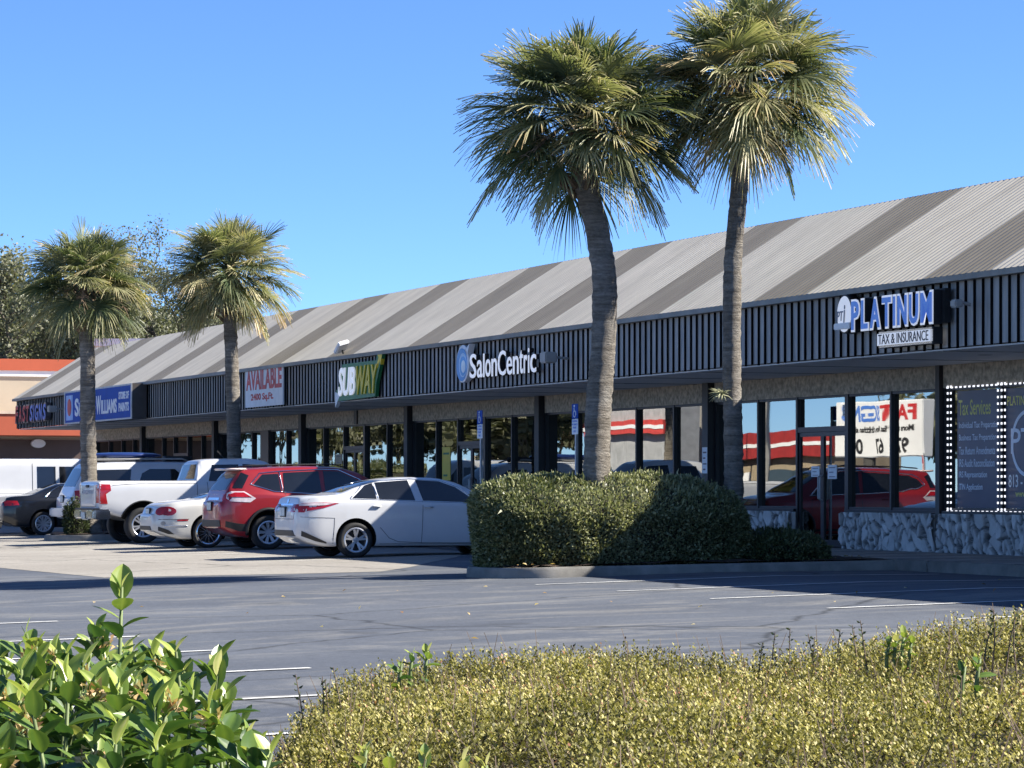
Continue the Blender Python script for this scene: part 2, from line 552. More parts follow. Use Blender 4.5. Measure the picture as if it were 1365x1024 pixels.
# corrugated roof, modelled rib by rib
prof = [(0.0, 0.0), (0.06, 0.0), (0.085, 0.046), (0.15, 0.046), (0.19, 0.0)]
pitch = 0.19
def roof_pt(x, s, h):
    run = RIDGE - FZ1
    dt, dz = 2.85, run
    L = math.hypot(dt, dz)
    nx, nz = -dz / L, dt / L
    return (x, FT - 0.06 + s * dt + nx * h, FZ1 - 0.01 + s * dz + nz * h + 0.02)
v, f, mi = [], [], []
nrib = int((X1 - X0) / pitch)
cols = []
for i in range(nrib):
    for px_, ph in prof[:-1]:
        cols.append((X0 + i * pitch + px_, ph))
ss = [0.0, 0.5, 1.0]
for x, h in cols:
    for s_ in ss: v.append(roof_pt(x, s_, h))
ns = len(ss)
for i in range(len(cols) - 1):
    xm = 0.5 * (cols[i][0] + cols[i + 1][0])
    k = (xm - 9.46 + 6.1 * 20) % 6.1
    for j in range(ns - 1):
        f.append((i * ns + j, (i + 1) * ns + j, (i + 1) * ns + j + 1, i * ns + j + 1))
        mi.append(1 if k < 2.05 else 0)
def roof_mat(name, col, dirt):
    m, nt, out = new_mat(name)
    a = noise(nt, coords(nt, (1.6, 0.5, 0.5)), 1.3, 6.0, 0.65)
    c = ramp(nt, a, [(0.3, tuple(q * 0.84 for q in col)), (0.7, tuple(q * 1.12 for q in col))])
    st = noise(nt, coords(nt, (9, 0.25, 0.25)), 1.0, 4.0, 0.6)
    c = mix(nt, ramp(nt, st, [(0.5, 0.0), (0.8, 0.3)]), c, dirt)
    pbsdf(nt, out, c, 0.42, 0.25, 0.5)
    return m
MT['roof_light'] = roof_mat('roof_pale_panel', (0.62, 0.57, 0.47), (0.44, 0.39, 0.31))
MT['roof_dark'] = roof_mat('roof_brown_panel', (0.29, 0.255, 0.195), (0.19, 0.165, 0.12))
roof = obj('roof', (v, f), None, shop, mats=[MT['roof_light'], MT['roof_dark']], mi=mi)
rc = MB()
rc.box(X0 - 0.05, X1, 0.0, 0.35, RIDGE - 0.02, RIDGE + 0.05)
rc.box(X0 + 0.02, X1, 0.26, 0.295, 5.5, RIDGE - 0.021)  # unseen upstand, added to stop sun leaking in under the ridge
rc.obj('ridge_cap', M('ridge_cap_metal', (0.1, 0.1, 0.12), 0.45, metal=0.3), roof)
rb = MB(); rb.box(X0 + 0.05, X1, 0.3, 14.0, 5.6, 5.8)
rb.obj('flat_roof', MT['concrete'], shop)
# closing gable and rear walls
g = MB()
g.prism([(0, 0), (1, 0), (1, 1), (0, 1)], 0, 0.1)
gv = [(X0 - 0.02, FT + 0.02, FZ1 - 0.01), (X0 - 0.02, 0.25, RIDGE - 0.06), (X0 - 0.02, 0.25, FZ1 - 0.01)]
gv += [(p[0] + 0.12, p[1], p[2]) for p in gv]
obj('gable', (gv, [(0, 1, 2), (5, 4, 3), (0, 3, 4, 1), (1, 4, 5, 2), (2, 5, 3, 0)]), MT['batten'], shop)
w = MB()
w.box(X0, X0 + 0.2, 0.02, 14, 0.162, 5.7)
w.box(X1 - 0.2, X1, 0.02, 14, 0.162, 5.7)
w.box(X0 + 0.2, X1 - 0.2, 13.8, 14, 0.162, 5.7)
w.obj('wall', M('painted_block', (0.36, 0.33, 0.28), 0.85, bump=0.4, bs=30), shop)
i_ = MB()
i_.box(X0 + 0.21, X1 - 0.21, 9.0, 9.1, 0.17, 3.2)
i_.box(X0 + 0.21, X1 - 0.21, 0.3, 9.0, 3.12, 3.2)
i_.box(X0 + 0.21, X1 - 0.21, 0.15, 9.0, 0.165, 0.185)
for px_ in (4.5, -4.85, -14.1, -23.3, -32.6, -41.9, -51.1):
    i_.box(px_ - 0.06, px_ + 0.06, 0.3, 9.0, 0.19, 3.1)
i_.obj('interior', MT['interior'], shop)

# fascia
fb = MB(); fb.box(X0, X1, FT + 0.07, FT + 0.14, FZ0, FZ1 - 0.03)
fasc = fb.obj('fascia', MT['batten'], shop)
bt = MB()
x = X0
while x < X1 - 0.2:
    j = rnd.uniform(-0.008, 0.008)
    bt.box(x + 0.05 + j, x + 0.086 + j, FT + 0.042, FT + 0.0695, FZ0 - rnd.uniform(0.0, 0.03), FZ1 - 0.045)
    x += 0.258
bt.obj('slatting', MT['fascia_back'], fasc)
dr = MB(); dr.box(X0 - 0.03, X1, FT - 0.035, FT + 0.15, FZ1 - 0.043, FZ1 - 0.004); dr.box(X0 - 0.03, X1, FT - 0.105, FT - 0.0855, FZ1 - 0.043, FZ1 + 0.042); dr.box(X0 - 0.03, X1, FT - 0.085, FT - 0.0355, FZ1 - 0.043, FZ1 - 0.02)
dr.obj('drip_edge', M('drip_metal', (0.2, 0.19, 0.17), 0.5, metal=0.3), fasc)
so = MB(); so.box(X0 + 0.02, X1, FT + 0.142, 0.06, 3.235, 3.258)
x = X0 + 1.2
while x < X1:
    so.box(x, x + 0.03, FT + 0.16, 0.03, 3.229, 3.2345); x += 3.05
sf = obj('soffit', so.vf, None, shop, mats=[MT['soffit'], MT['bronze']], mi=[0] * 6 + [1] * (len(so.f) - 6))
cv = MB()
for x in (-46, -34.5, -23.5, -14.8, -5.8, -0.6, 8.5):
    cv = MB().lathe([(0.001, 3.2325), (0.11, 3.2325), (0.12, 3.2343)], 16, 'z', (x, -1.35, 0))
    cv.obj('recessed_downlight', MT['bronze'], sf)

# bays: posts, stucco band, glazing, stone base
POST_W = {4.45: 0.14}
POSTS = [-51.35, -42.1, -32.8, -23.52, -14.3, -5.05, 4.45, 13.7, 23.0]
for p in POSTS:
    pw = POST_W.get(p, 0.27); pd = -0.09 if pw < 0.2 else -0.16
    MB().box(p, p + pw, pd, 0.06, 0.162, 3.233).obj('post', MT['post'], shop)
    MB().box(p + pw - 0.002, p + pw + 0.002, pd + 0.002, 0.05, 0.17, 3.23).obj('dark_post_side', MT['bronze'], shop)  # thin dark sheet added over the near side only, making it darker
edges = [X0 + 0.2] + [q for p in POSTS for q in (p, p + POST_W.get(p, 0.27) + 0.002)] + [X1 - 0.2]
BAYS = [(edges[2 * i], edges[2 * i + 1]) for i in range(len(edges) // 2)]
for a, b in BAYS:
    MB().box(a + 0.003, b - 0.003, -0.02, 0.12, 2.86, 3.232).obj('header_band', MT['stucco'], shop)
MB().box(-28.0, -27.75, -0.06, -0.021, 2.87, 3.23).obj('cover_plate', MT['bronze'], shop)

STONE_T, SILL = 0.80, 0.845
def stone_base(a, b):
    nx_, nz_ = max(2, int((b - a) / 0.028)), 25
    v, f = [], []
    for j in range(nz_):
        for i in range(nx_ + 1):
            v.append((a + (b - a) * i / nx_, -0.15, 0.162 + (STONE_T - 0.162) * j / (nz_ - 1)))
    n1 = nx_ + 1
    for j in range(nz_ - 1):
        for i in range(nx_): f.append((j * n1 + i, j * n1 + i + 1, (j + 1) * n1 + i + 1, (j + 1) * n1 + i))
    # rubble relief from a cell pattern
    sites = []
    sx = a - 0.3
    r2 = random.Random(int(a * 100))
    for _ in range(int((b - a + 0.6) * (STONE_T + 0.3) * 24) + 8):
        sites.append((r2.uniform(a - 0.2, b + 0.2), r2.uniform(0.0, STONE_T + 0.1), r2.uniform(0, 0.045), r2.uniform(-0.06, 0.06), r2.uniform(-0.05, 0.05)))
    S = np.array(sites)
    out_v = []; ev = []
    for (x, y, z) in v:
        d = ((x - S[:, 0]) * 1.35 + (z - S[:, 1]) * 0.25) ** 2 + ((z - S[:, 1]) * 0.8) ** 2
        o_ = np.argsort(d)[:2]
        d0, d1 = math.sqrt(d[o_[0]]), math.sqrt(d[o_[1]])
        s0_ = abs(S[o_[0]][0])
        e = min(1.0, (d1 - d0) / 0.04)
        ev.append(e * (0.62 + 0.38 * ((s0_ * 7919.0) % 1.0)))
        s_ = S[o_[0]]
        h = (0.045 + s_[2] * 1.3 + s_[3] * (x - s_[0]) * 6 + s_[4] * (z - s_[1]) * 6) * (e * (2 - e))
        out_v.append((x, y - h + 0.075, z))
    b0 = len(out_v)
    m_ = MB(); m_.v = out_v; m_.f = f
    m_.box(a + 0.002, b - 0.002, -0.07, 0.1, 0.163, STONE_T - 0.012)
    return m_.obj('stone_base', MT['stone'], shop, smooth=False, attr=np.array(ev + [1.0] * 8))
m, nt, out = new_mat('rubble_stone')
vec = coords(nt)
n1 = noise(nt, vec, 3.0, 6.0, 0.65)
n2 = noise(nt, vec, 40.0, 4.0, 0.6)
c = ramp(nt, n1, [(0.3, (0.46, 0.455, 0.44)), (0.7, (0.72, 0.71, 0.69))])
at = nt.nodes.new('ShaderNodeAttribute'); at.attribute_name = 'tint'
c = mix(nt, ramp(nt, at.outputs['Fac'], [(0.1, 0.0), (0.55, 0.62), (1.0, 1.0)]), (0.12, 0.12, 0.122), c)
pbsdf(nt, out, c, 0.85, 0, 0.3, 0, n2, 0.6, 0.01)
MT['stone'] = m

def mullion(mb, x, z0, z1, w=0.06): mb.box(x, x + w, -0.015, 0.1, z0, z1)

def window(a, b, z0=SILL, z1=2.86, post_left=True):
    fr = MB()
    mullion(fr, a, z0, z1)
    fr.box(a + 0.061, b, 0.0, 0.1, z1 - 0.045, z1 - 0.002)
    fr.box(a + 0.061, b, 0.0, 0.1, z0, z0 + 0.045)
    fo = fr.obj('window', MT['bronze'], shop)
    MB().box(a + 0.061, b - 0.001, 0.06, 0.072, z0 + 0.046, z1 - 0.046).obj('pane', MT['glass'], fo)
    return fo

def door(a, b, double=True):
    fr = MB()
    mullion(fr, a, 0.162, 2.86, 0.07)
    mullion(fr, b - 0.07, 0.162, 2.86, 0.07)
    fr.box(a + 0.071, b - 0.071, -0.01, 0.1, 2.22, 2.31)
    fr.box(a + 0.071, b - 0.071, 0.0, 0.1, 2.82, 2.858)
    fo = fr.obj('door_frame', MT['bronze'], shop)
    MB().box(a + 0.072, b - 0.072, 0.06, 0.072, 2.311, 2.819).obj('transom_pane', MT['glass'], fo)
    sp = [(a + 0.075, (a + b) / 2 - 0.004), ((a + b) / 2 + 0.004, b - 0.075)] if double else [(a + 0.075, b - 0.075)]
    for k, (c0, c1) in enumerate(sp):
        lf = MB()
        lf.box(c0, c0 + 0.06, 0.015, 0.07, 0.18, 2.215); lf.box(c1 - 0.06, c1, 0.015, 0.07, 0.18, 2.215)
        lf.box(c0 + 0.06, c1 - 0.06, 0.015, 0.07, 0.18, 0.3); lf.box(c0 + 0.06, c1 - 0.06, 0.015, 0.07, 2.14, 2.215)
        d = lf.obj('door', MT['bronze'], shop)
        MB().box(c0 + 0.061, c1 - 0.061, 0.04, 0.05, 0.301, 2.139).obj('pane', MT['glass'], d)
        hx = c1 - 0.03 if (k == 0 and double) else c0 + 0.03
        MB().tube([(hx, 0.014, 1.0), (hx, -0.045, 1.03), (hx, -0.045, 1.42), (hx, 0.014, 1.45)], 0.014, 6).obj('handle', MT['grey_metal'], d)

def glaze(a, b, cuts, door_at=None):
    """one bay: panes between the cuts, a door where given, stone below the panes"""
    xs = [a] + cuts
    for k, x in enumerate(xs):
        nx = xs[k + 1] if k + 1 < len(xs) else b
        if door_at and abs(x - door_at[0]) < 0.02: continue
        window(x + 0.002, nx - 0.002)
    if door_at:
        door(door_at[0], door_at[1])
        for (p, q) in ((a, door_at[0]), (door_at[1], b)):
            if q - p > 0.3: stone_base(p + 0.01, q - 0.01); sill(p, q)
    else:
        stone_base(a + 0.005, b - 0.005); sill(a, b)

def sill(p, q): MB().box(p + 0.004, q - 0.004, -0.06, 0.1, STONE_T + 0.001, SILL - 0.002).obj('sill', MT['bronze'], shop)

B = BAYS
glaze(B[0][0], B[0][1], [-56.5, -54.6, -52.95])
glaze(B[1][0], B[1][1], [-48.9, -47.4, -45.6, -43.9], (-47.4, -45.6))
glaze(B[2][0], B[2][1], [-40.2, -38.1, -36.2, -34.5])
glaze(B[3][0], B[3][1], [-30.9, -29.09, -27.25, -25.35], (-29.09, -27.25))
glaze(B[4][0], B[4][1], [-21.5, -19.92, -18.0, -16.2], (-19.92, -18.0))
glaze(B[5][0], B[5][1], [-12.2, -10.6, -8.8, -6.84])
glaze(B[6][0], B[6][1], [-2.82, -1.12, 0.97, 2.64], (-1.12, 0.97))
glaze(B[7][0], B[7][1], [6.5, 8.15, 9.9, 11.8])
glaze(B[8][0], B[8][1], [15.4, 17.2, 19.1, 21])
glaze(B[9][0], B[9][1], [])
MB().box(-37.05, -36.2, -0.05, -0.022, 0.17, 2.855).obj('solid_panel', MT['bronze'], shop)
for a, b, z0 in ((-58.3, -56.55, 1.75), (-54.5, -53.0, 1.75), (-52.85, -51.4, 1.75)):
    MB().box(a + 0.1, b - 0.05, 0.14, 0.15, z0, 2.3).obj('window_blind', MT['paper'], shop)

# ------------------------------------------------------------------ signs and lamps on the fascia
def sign_root(name, x, z, label, cat, t=FT, group=None):
    return empty(name, W(x, t, z), RZ, label, cat, group)

# round emblem
r = sign_root('emblem_sign', 6.97, 3.9, 'round white logo disc with a grey PTi monogram beside the blue block letters', 'sign', FT - 0.002)
d = MB(); d.lathe([(0.001, 0.0), (0.27, 0.0), (0.27, -0.16), (0.25, -0.165)], 40, 'y')
d.v = [(p[0], p[1], p[2] * 1.12) for p in d.v]; d.obj('disc_case', MT['black'], r, smooth=True, sharp=40)
d = MB(); d.lathe([(0.001, -0.168), (0.245, -0.168), (0.25, -0.16)], 40, 'y'); d.v = [(p[0], p[1], p[2] * 1.12) for p in d.v]
d.obj('disc_face', MT['lit_white'], r, smooth=True, sharp=40)
tx = MB().add(text_vf('PT', 0.22, 0.15, 0.006, 0.01, 0.15, x0=-0.24, z0=-0.1)); tx.add(text_vf('i', 0.06, 0.28, 0.006, 0.03, 0.2, x0=-0.01, z0=-0.14))
tx.v = [(p[0], p[1] - 0.172, p[2]) for p in tx.v]; tx.obj('monogram', M('monogram_grey', (0.16, 0.19, 0.26), 0.5), r)
bb = MB().bev(-0.31, 0.25, -0.2, -0.172, -0.235, -0.135, 0.012); bb.obj('ribbon', MT['white'], r)
# block letters
r = sign_root('channel_letter_sign', 7.37, 3.6, 'large blue block letters with white edges on a black raceway, spelling a metal', 'sign', FT - 0.002)
MB().box(0.05, 2.78, -0.1, 0.0, 0.02, 0.52).obj('raceway', MT['black'], r)
xx = 0.0
for ch, wd in zip('PLATINUM', (0.3, 0.27, 0.37, 0.33, 0.11, 0.34, 0.33, 0.4)):
    a = MB().add(text_vf(ch, wd, 0.5, 0.13, 0.06, x0=xx, z0=0.0)); a.v = [(p[0], p[1] - 0.102, p[2]) for p in a.v]
    le = a.obj('letter', MT['black'], r)
    b = MB().add(text_vf(ch, wd, 0.5, 0.012, 0.06, x0=xx, z0=0.0)); b.v = [(p[0], p[1] - 0.233, p[2]) for p in b.v]
    b.obj('letter_edge', MT['lit_white'], le)
    b = MB().add(text_vf(ch, wd - 0.055 if ch != 'I' else 0.055, 0.435, 0.012, 0.022, x0=xx + 0.0275, z0=0.0325)); b.v = [(p[0], p[1] - 0.246, p[2]) for p in b.v]
    b.obj('letter_face', MT['lit_blue'], le)
    xx += wd + 0.035
# small box sign
r = sign_root('box_sign', 8.14, 3.33, 'small white rounded box sign reading TAX & INSURANCE under the blue letters', 'sign', FT - 0.002)
MB().bev(0, 1.78, -0.2, -0.0, 0, 0.235, 0.03).obj('sign_box', MT['lit_white'], r)
MB().box(0.03, 1.79, -0.17, -0.012, -0.006, 0.241).obj('sign_side', MT['black'], r)
t_ = MB().add(text_vf('TAX & INSURANCE', 1.62, 0.15, 0.006, 0.0, x0=0.08, z0=0.045)); t_.v = [(p[0], p[1] - 0.201, p[2]) for p in t_.v]
t_.obj('lettering', M('letter_charcoal', (0.03, 0.035, 0.05), 0.5), r)
# salon sign
r = sign_root('round_swirl_sign', -11.12, 3.79, 'oval blue and white swirl disc at the start of the white salon lettering', 'sign', FT - 0.002)
d = MB(); d.lathe([(0.001, 0.0), (0.39, 0.0), (0.39, -0.12), (0.37, -0.13), (0.001, -0.13)], 48, 'y'); d.obj('disc', MT['white'], r, smooth=True, sharp=40)
for k, (rr, cx, cz, mt) in enumerate(((0.34, -0.02, -0.02, (0.05, 0.3, 0.68)), (0.25, 0.06, -0.03, (0.4, 0.62, 0.88)), (0.2, 0.07, -0.05, (0.06, 0.34, 0.72)), (0.13, 0.11, -0.06, (0.75, 0.85, 0.95)))):
    d = MB(); d.lathe([(0.001, -0.131 - 0.004 * (k + 1)), (rr, -0.131 - 0.004 * (k + 1)), (rr, -0.13)], 40, 'y', (cx, 0, cz))
    d.obj('swirl', M('swirl_blue_%d' % k, mt, 0.35, var=0.2, vs=4), r)
bk = MB().prism([(0.15, 0.27), (0.45, 0.4), (0.33, 0.2), (0.28, 0.16)], -0.13, 0); bk.obj('swirl_tip', MT['white'], r)
r = sign_root('letter_sign', -10.68, 3.47, 'thin white upper and lower case letters beside the swirl disc', 'sign', FT - 0.002)
xx = 0.0
for part in ('S', 'a', 'l', 'o', 'n', 'C', 'e', 'n', 't', 'r', 'i', 'c'):
    hh = {'S': 0.5, 'C': 0.5, 'l': 0.48, 't': 0.46, 'i': 0.49}.get(part, 0.36)
    ww = {'S': 0.4, 'C': 0.46, 'l': 0.075, 'i': 0.075, 't': 0.19, 'r': 0.18}.get(part, 0.32)
    a = MB().add(text_vf(part, ww, hh, 0.09, 0.006, x0=xx, z0=0.0)); a.v = [(p[0], p[1] - 0.02, p[2]) for p in a.v]
    le = a.obj('letter', MT['black'], r)
    b = MB().add(text_vf(part, ww, hh, 0.012, 0.006, x0=xx, z0=0.0)); b.v = [(p[0], p[1] - 0.111, p[2]) for p in b.v]
    b.obj('letter_face', MT['lit_white'], le)
    xx += ww + 0.055
# sandwich shop sign
r = sign_root('arrow_letter_sign', -19.9, 3.3, 'slanted white and yellow letter sign with a green edge and arrow tips', 'sign', FT - 0.002)
sh = 0.18
pg = [(-0.3, -0.06), (2.66, -0.02), (2.74, 0.28), (3.0, 0.64), (3.26, 1.0), (2.8, 0.97), (2.72, 0.79), (0.15, 0.79), (0.0, 0.6), (-0.1, 0.25), (-0.36, 0.2)]
MB().prism(pg, -0.08, 0).obj('backing', MT['green'], r)
MB().prism([(-0.42, 0.16), (-0.1, 0.1), (-0.1, 0.04), (-0.42, -0.2)], -0.085, -0.005).obj('arrow_tip', MT['white'], r)
MB().prism([(2.75, 0.66), (2.92, 0.84), (2.85, 0.92), (3.2, 0.95), (3.05, 0.68), (2.99, 0.77), (2.85, 0.6)], -0.085, -0.005).obj('arrow_tip', MT['yellow'], r)
for wd_, x0_, w_, mt in (('SUB', -0.12, 1.3, MT['lit_white']), ('WAY', 1.28, 1.6, MT['yellow'])):
    a = MB().add(text_vf(wd_, w_, 0.66, 0.03, 0.02, 0.22, x0=x0_, z0=0.05)); a.v = [(p[0], p[1] - 0.082, p[2]) for p in a.v]
    a.obj('lettering', mt, r)
# availability banner
r = sign_root('banner_sign', -28.4, 3.28, 'white banner with red AVAILABLE lettering tied to the fascia', 'banner', FT - 0.01)
bn = MB().bev(0, 3.5, -0.04, 0.0, 0, 1.03, 0.008); bn.obj('banner', MT['paper'], r)
for s_, w_, h_, x_, z_ in (('AVAILABLE', 3.3, 0.52, 0.1, 0.43), ('2400 Sq.Ft.', 2.1, 0.22, 0.55, 0.12)):
    a = MB().add(text_vf(s_, w_, h_, 0.006, 0.03, x0=x_, z0=z_)); a.v = [(p[0], p[1] - 0.041, p[2]) for p in a.v]
    a.obj('lettering', MT['faded_red'], r)
# paint shop box sign
r = sign_root('cabinet_sign', -48.6, 3.22, 'long blue illuminated cabinet sign with white lettering and a silver frame', 'sign', FT - 0.002)
MB().box(0, 9.2, -0.42, 0, 0, 1.03).obj('cabinet', M('cabinet_bronze', (0.07, 0.06, 0.055), 0.5), r)
fr = MB(); fr.box(0, 9.2, -0.445, -0.421, 0, 0.05); fr.box(0, 9.2, -0.445, -0.421, 0.98, 1.03); fr.box(0, 0.12, -0.445, -0.421, 0.05, 0.98); fr.box(9.08, 9.2, -0.445, -0.421, 0.05, 0.98)
fr.obj('sign_frame', MT['grey_metal'], r)
MB().box(0.12, 9.08, -0.435, -0.4215, 0.05, 0.98).obj('sign_face', MT['sign_blue'], r)
for s_, w_, h_, x_, z_ in (('S', 0.55, 0.56, 1.55, 0.22), ('HERWIN', 2.0, 0.42, 2.15, 0.22), ('-', 0.22, 0.08, 4.25, 0.4), ('W', 0.65, 0.56, 4.55, 0.22), ('ILLIAMS', 2.05, 0.42, 5.25, 0.22), ('STORE OF', 1.3, 0.22, 7.55, 0.6), ('PAINTS', 1.3, 0.26, 7.55, 0.24)):
    a = MB().add(text_vf(s_, w_, h_, 0.01, 0.03, 0.0, x0=x_, z0=z_)); a.v = [(p[0], p[1] - 0.4355, p[2]) for p in a.v]
    a.obj('lettering', MT['white'], r)
MB().box(0.3, 1.25, -0.445, -0.4355, 0.12, 0.9).obj('emblem_panel', M('emblem_sky', (0.2, 0.4, 0.75), 0.4), r)
d = MB(); d.lathe([(0.001, -0.455), (0.27, -0.455), (0.27, -0.445)], 24, 'y', (0.78, 0, 0.52)); d.obj('emblem_globe', MT['faded_red'], r)
MT['silver'] = M('silver_return', (0.12, 0.12, 0.13), 0.35, metal=0.4)
# sign shop letters at the far end
r = sign_root('end_letter_sign', -57.9, 3.42, 'red and white capital letters at the far end of the fascia', 'sign', FT - 0.002)
xx = 0.0
for s_, mt in (('F', MT['red']), ('A', MT['red']), ('S', MT['red']), ('T', MT['red']), ('S', MT['letter_blue']), ('I', MT['letter_blue']), ('G', MT['letter_blue']), ('N', MT['letter_blue']), ('S', MT['letter_blue'])):
    ww = 0.2 if s_ == 'I' else 0.56
    a = MB().add(text_vf(s_, ww, 0.62, 0.16, 0.05, 0.12, x0=xx, z0=0.0)); le = a.obj('letter', MT['silver'], r)
    a = MB().add(text_vf(s_, ww - 0.08, 0.52, 0.01, 0.02, 0.12, x0=xx + 0.04, z0=0.05)); a.v = [(p[0], p[1] - 0.161, p[2]) for p in a.v]; a.obj('letter_face', mt, le)
    xx += ww + 0.06

def flood(x, z, label, t=FT - 0.002, s=1.0, tilt=0.0):
    r = sign_root('flood_lamp', x, z, label, 'flood lamp', t, 'flood lamps aimed at the signs')
    MB().tube([(0, 0, 0), (0, -0.2 * s, 0.02), (0, -0.29 * s, 0.04)], 0.025, 8).obj('arm', MT['lamp_grey'], r)
    h = MB().bev(-0.16 * s, 0.16 * s, -0.52 * s, -0.28 * s, -0.09 * s, 0.12 * s, 0.02)
    h.obj('lamp_head', MT['lamp_grey'], r)
    MB().box(-0.13 * s, 0.13 * s, -0.278 * s, -0.27 * s, -0.06 * s, 0.09 * s).obj('lens', MT['lamp_clear'], r)
flood(-5.35, 3.68, 'grey flood lamp at the end of the white salon lettering')
flood(10.75, 3.85, 'small flood lamp on the fascia past the last blue block letter', s=0.55)
flood(-50.7, 3.75, 'grey flood lamp beside the red and white letters at the far end')
r = empty('roof_flood_lamp', W(-20.0, -2.75, 4.26), RZ, 'tilted white flood lamp standing on the roof edge above the arrow letter sign', 'flood lamp', 'flood lamps aimed at the signs')
MB().tube([(0, 0, 0), (0.02, -0.08, 0.2)], 0.025, 8).obj('bracket', MT['trim'], r)
hb = MB().bev(-0.22, 0.22, -0.15, 0.13, -0.045, 0.05, 0.02)
hm = Matrix.Translation((0.09, -0.1, 0.24)) @ Matrix.Rotation(math.radians(-28), 4, 'Y') @ Matrix.Rotation(math.radians(18), 4, 'X')
hb.v = [tuple(hm @ Vector(p)) for p in hb.v]; hb.obj('lamp_head', MT['paper'], r)
r = empty('tube_light', W(9.6, -1.2, 3.1), RZ, 'long white tube light fixed under the soffit near the lit window posters', 'tube light')
MB().bev(0, 2.4, -0.07, 0.07, 0.055, 0.128, 0.01).obj('housing', MT['white'], r)
MB().tube([(0.05, 0, 0.03), (2.35, 0, 0.03)], 0.022, 8).obj('tube', MT['white'], r)

# ------------------------------------------------------------------ posters, notices, light strings
def panel_sign(name, x0, x1, z0, z1, mat, label, cat, t=0.045, texts=(), group=None):
    r = empty(name, W(x0, t, z0), RZ, label, cat, group)
    MB().box(0, x1 - x0, -0.006, 0, 0, z1 - z0).obj('sheet', mat, r)
    for s_, w_, h_, x_, z_, mt in texts:
        a = MB().add(text_vf(s_, w_, h_, 0.002, 0.008, x0=x_, z0=z_)); a.v = [(p[0], p[1] - 0.0065, p[2]) for p in a.v]
        a.obj('lettering', mt, r)
    return r
PY, PG, PW = MT['poster_yellow'], MT['poster_grey'], MT['white']
panel_sign('window_poster', 4.98, 6.44, 0.9, 2.8, MT['poster_navy'], 'navy window poster listing tax services, framed by white string lights', 'poster', texts=(
    ('Tax Services', 1.08, 0.25, 0.05, 1.5, PY), ('Individual Tax Preparation', 1.34, 0.13, 0.06, 1.26, PG), ('Business Tax Preparation', 1.26, 0.13, 0.06, 1.06, PG),
    ('Tax Return Amendments', 1.22, 0.13, 0.06, 0.86, PG), ('IRS Audit Reconciliation', 1.2, 0.13, 0.06, 0.66, PG), ('IRS Representation', 0.95, 0.13, 0.06, 0.46, PG), ('ITIN Application', 0.8, 0.13, 0.06, 0.26, PG)))
r = panel_sign('window_poster', 6.6, 8.1, 0.9, 2.8, MT['poster_navy'], 'navy window poster with a ring monogram and a phone number', 'poster', texts=(
    ('PLATINUM TAX', 1.2, 0.15, 0.06, 1.62, PY), ('PTi', 0.85, 0.4, 0.18, 0.86, PG), ('813 - 2', 0.62, 0.2, 0.1, 0.33, PW), ('www.p', 0.45, 0.1, 0.32, 0.15, PY)))
rg = MB(); rg.lathe([(0.47, -0.007), (0.47, -0.011), (0.53, -0.011), (0.53, -0.007)], 48, 'y', (0.72, 0, 1.02)); rg.obj('ring', PG, r)

def led_string(x0, x1, label):
    r = empty('string_lights', W(x0, -0.03, 0.86), RZ, label, 'string lights', 'string lights around the window posters')
    m = MB(); c = MB()
    ww, hh = x1 - x0, 2.0
    for side in (0.03, 0.14, ww - 0.03):
        z = 0.0; k = 0
        while z < hh:
            m.box(side - 0.014, side + 0.014, -0.016, 0.0, z, z + 0.036); z += 0.105
        c.box(side - 0.006, side + 0.006, 0.001, 0.006, 0, hh)
    for zz in (-0.02, hh):
        x = 0.0
        while x < ww:
            m.box(x, x + 0.05, -0.016, 0.0, zz - 0.013, zz + 0.013); x += 0.15
        c.box(0, ww, 0.001, 0.006, zz - 0.006, zz + 0.006)
    m.obj('bulb_strip', MT['led'], r)
    c.obj('cord', MT['black'], r)
led_string(4.76, 6.52, 'white string lights framing the poster that lists tax services')
led_string(6.58, 8.16, 'white string lights framing the poster with the ring monogram')
MT['dim_paper'] = M('poster_paper', (0.62, 0.65, 0.72), 0.6, var=0.25, vs=4)
def notice(x, z, w_, h_, label, mt=MT['paper'], t=0.036, grp='paper notices taped to the glass', lines=3, ink=None):
    r = empty('paper_notice', W(x, t, z), RZ, label, 'notice', grp)
    MB().box(0, w_, -0.004, 0, 0, h_).obj('sheet', mt, r)
    m = MB()
    for k in range(lines):
        zz = h_ * (0.8 - 0.65 * k / max(1, lines - 1))
        m.box(w_ * 0.15, w_ * (0.85 if k % 2 == 0 else 0.65), -0.0055, -0.0042, zz - h_ * 0.03, zz + h_ * 0.03)
    m.obj('printing', ink or MT['poster_navy'], r)
notice(-0.56, 1.42, 0.34, 0.19, 'small white notice taped low on the left leaf of the double doors', t=0.036)
notice(0.12, 1.38, 0.36, 0.25, 'taller white notice taped on the right leaf of the double doors', t=0.036)
notice(0.68, 2.48, 0.2, 0.2, 'square suite number sheet in the glass above the double doors', t=0.056)
notice(-13.2, 1.5, 0.55, 1.0, 'pale poster of a woman in the window left of the big leaning palm', MT['dim_paper'], 0.085, 'posters in the salon windows', 4, MT['swirlp'] if 'swirlp' in MT else MT['letter_blue'])
notice(-10.05, 1.6, 0.6, 0.9, 'white salon poster with a black sketch in the window right of the big leaning palm', MT['dim_paper'], 0.085, 'posters in the salon windows', 3, MT['black'])
notice(-5.02, 1.5, 0.24, 0.5, 'narrow white notice fixed on the post beside the taller palm', MT['paper'], -0.164, lines=4)
notice(-21.2, 1.4, 0.6, 0.8, 'yellow and green promotional sheet in the window before the middle door', MT['yellow'], 0.056, lines=2, ink=MT['green'])
notice(-30.0, 1.85, 0.6, 0.26, 'small tan card in the sandwich shop window left of its door', M('tan_card', (0.45, 0.36, 0.24), 0.7), 0.056, lines=2)
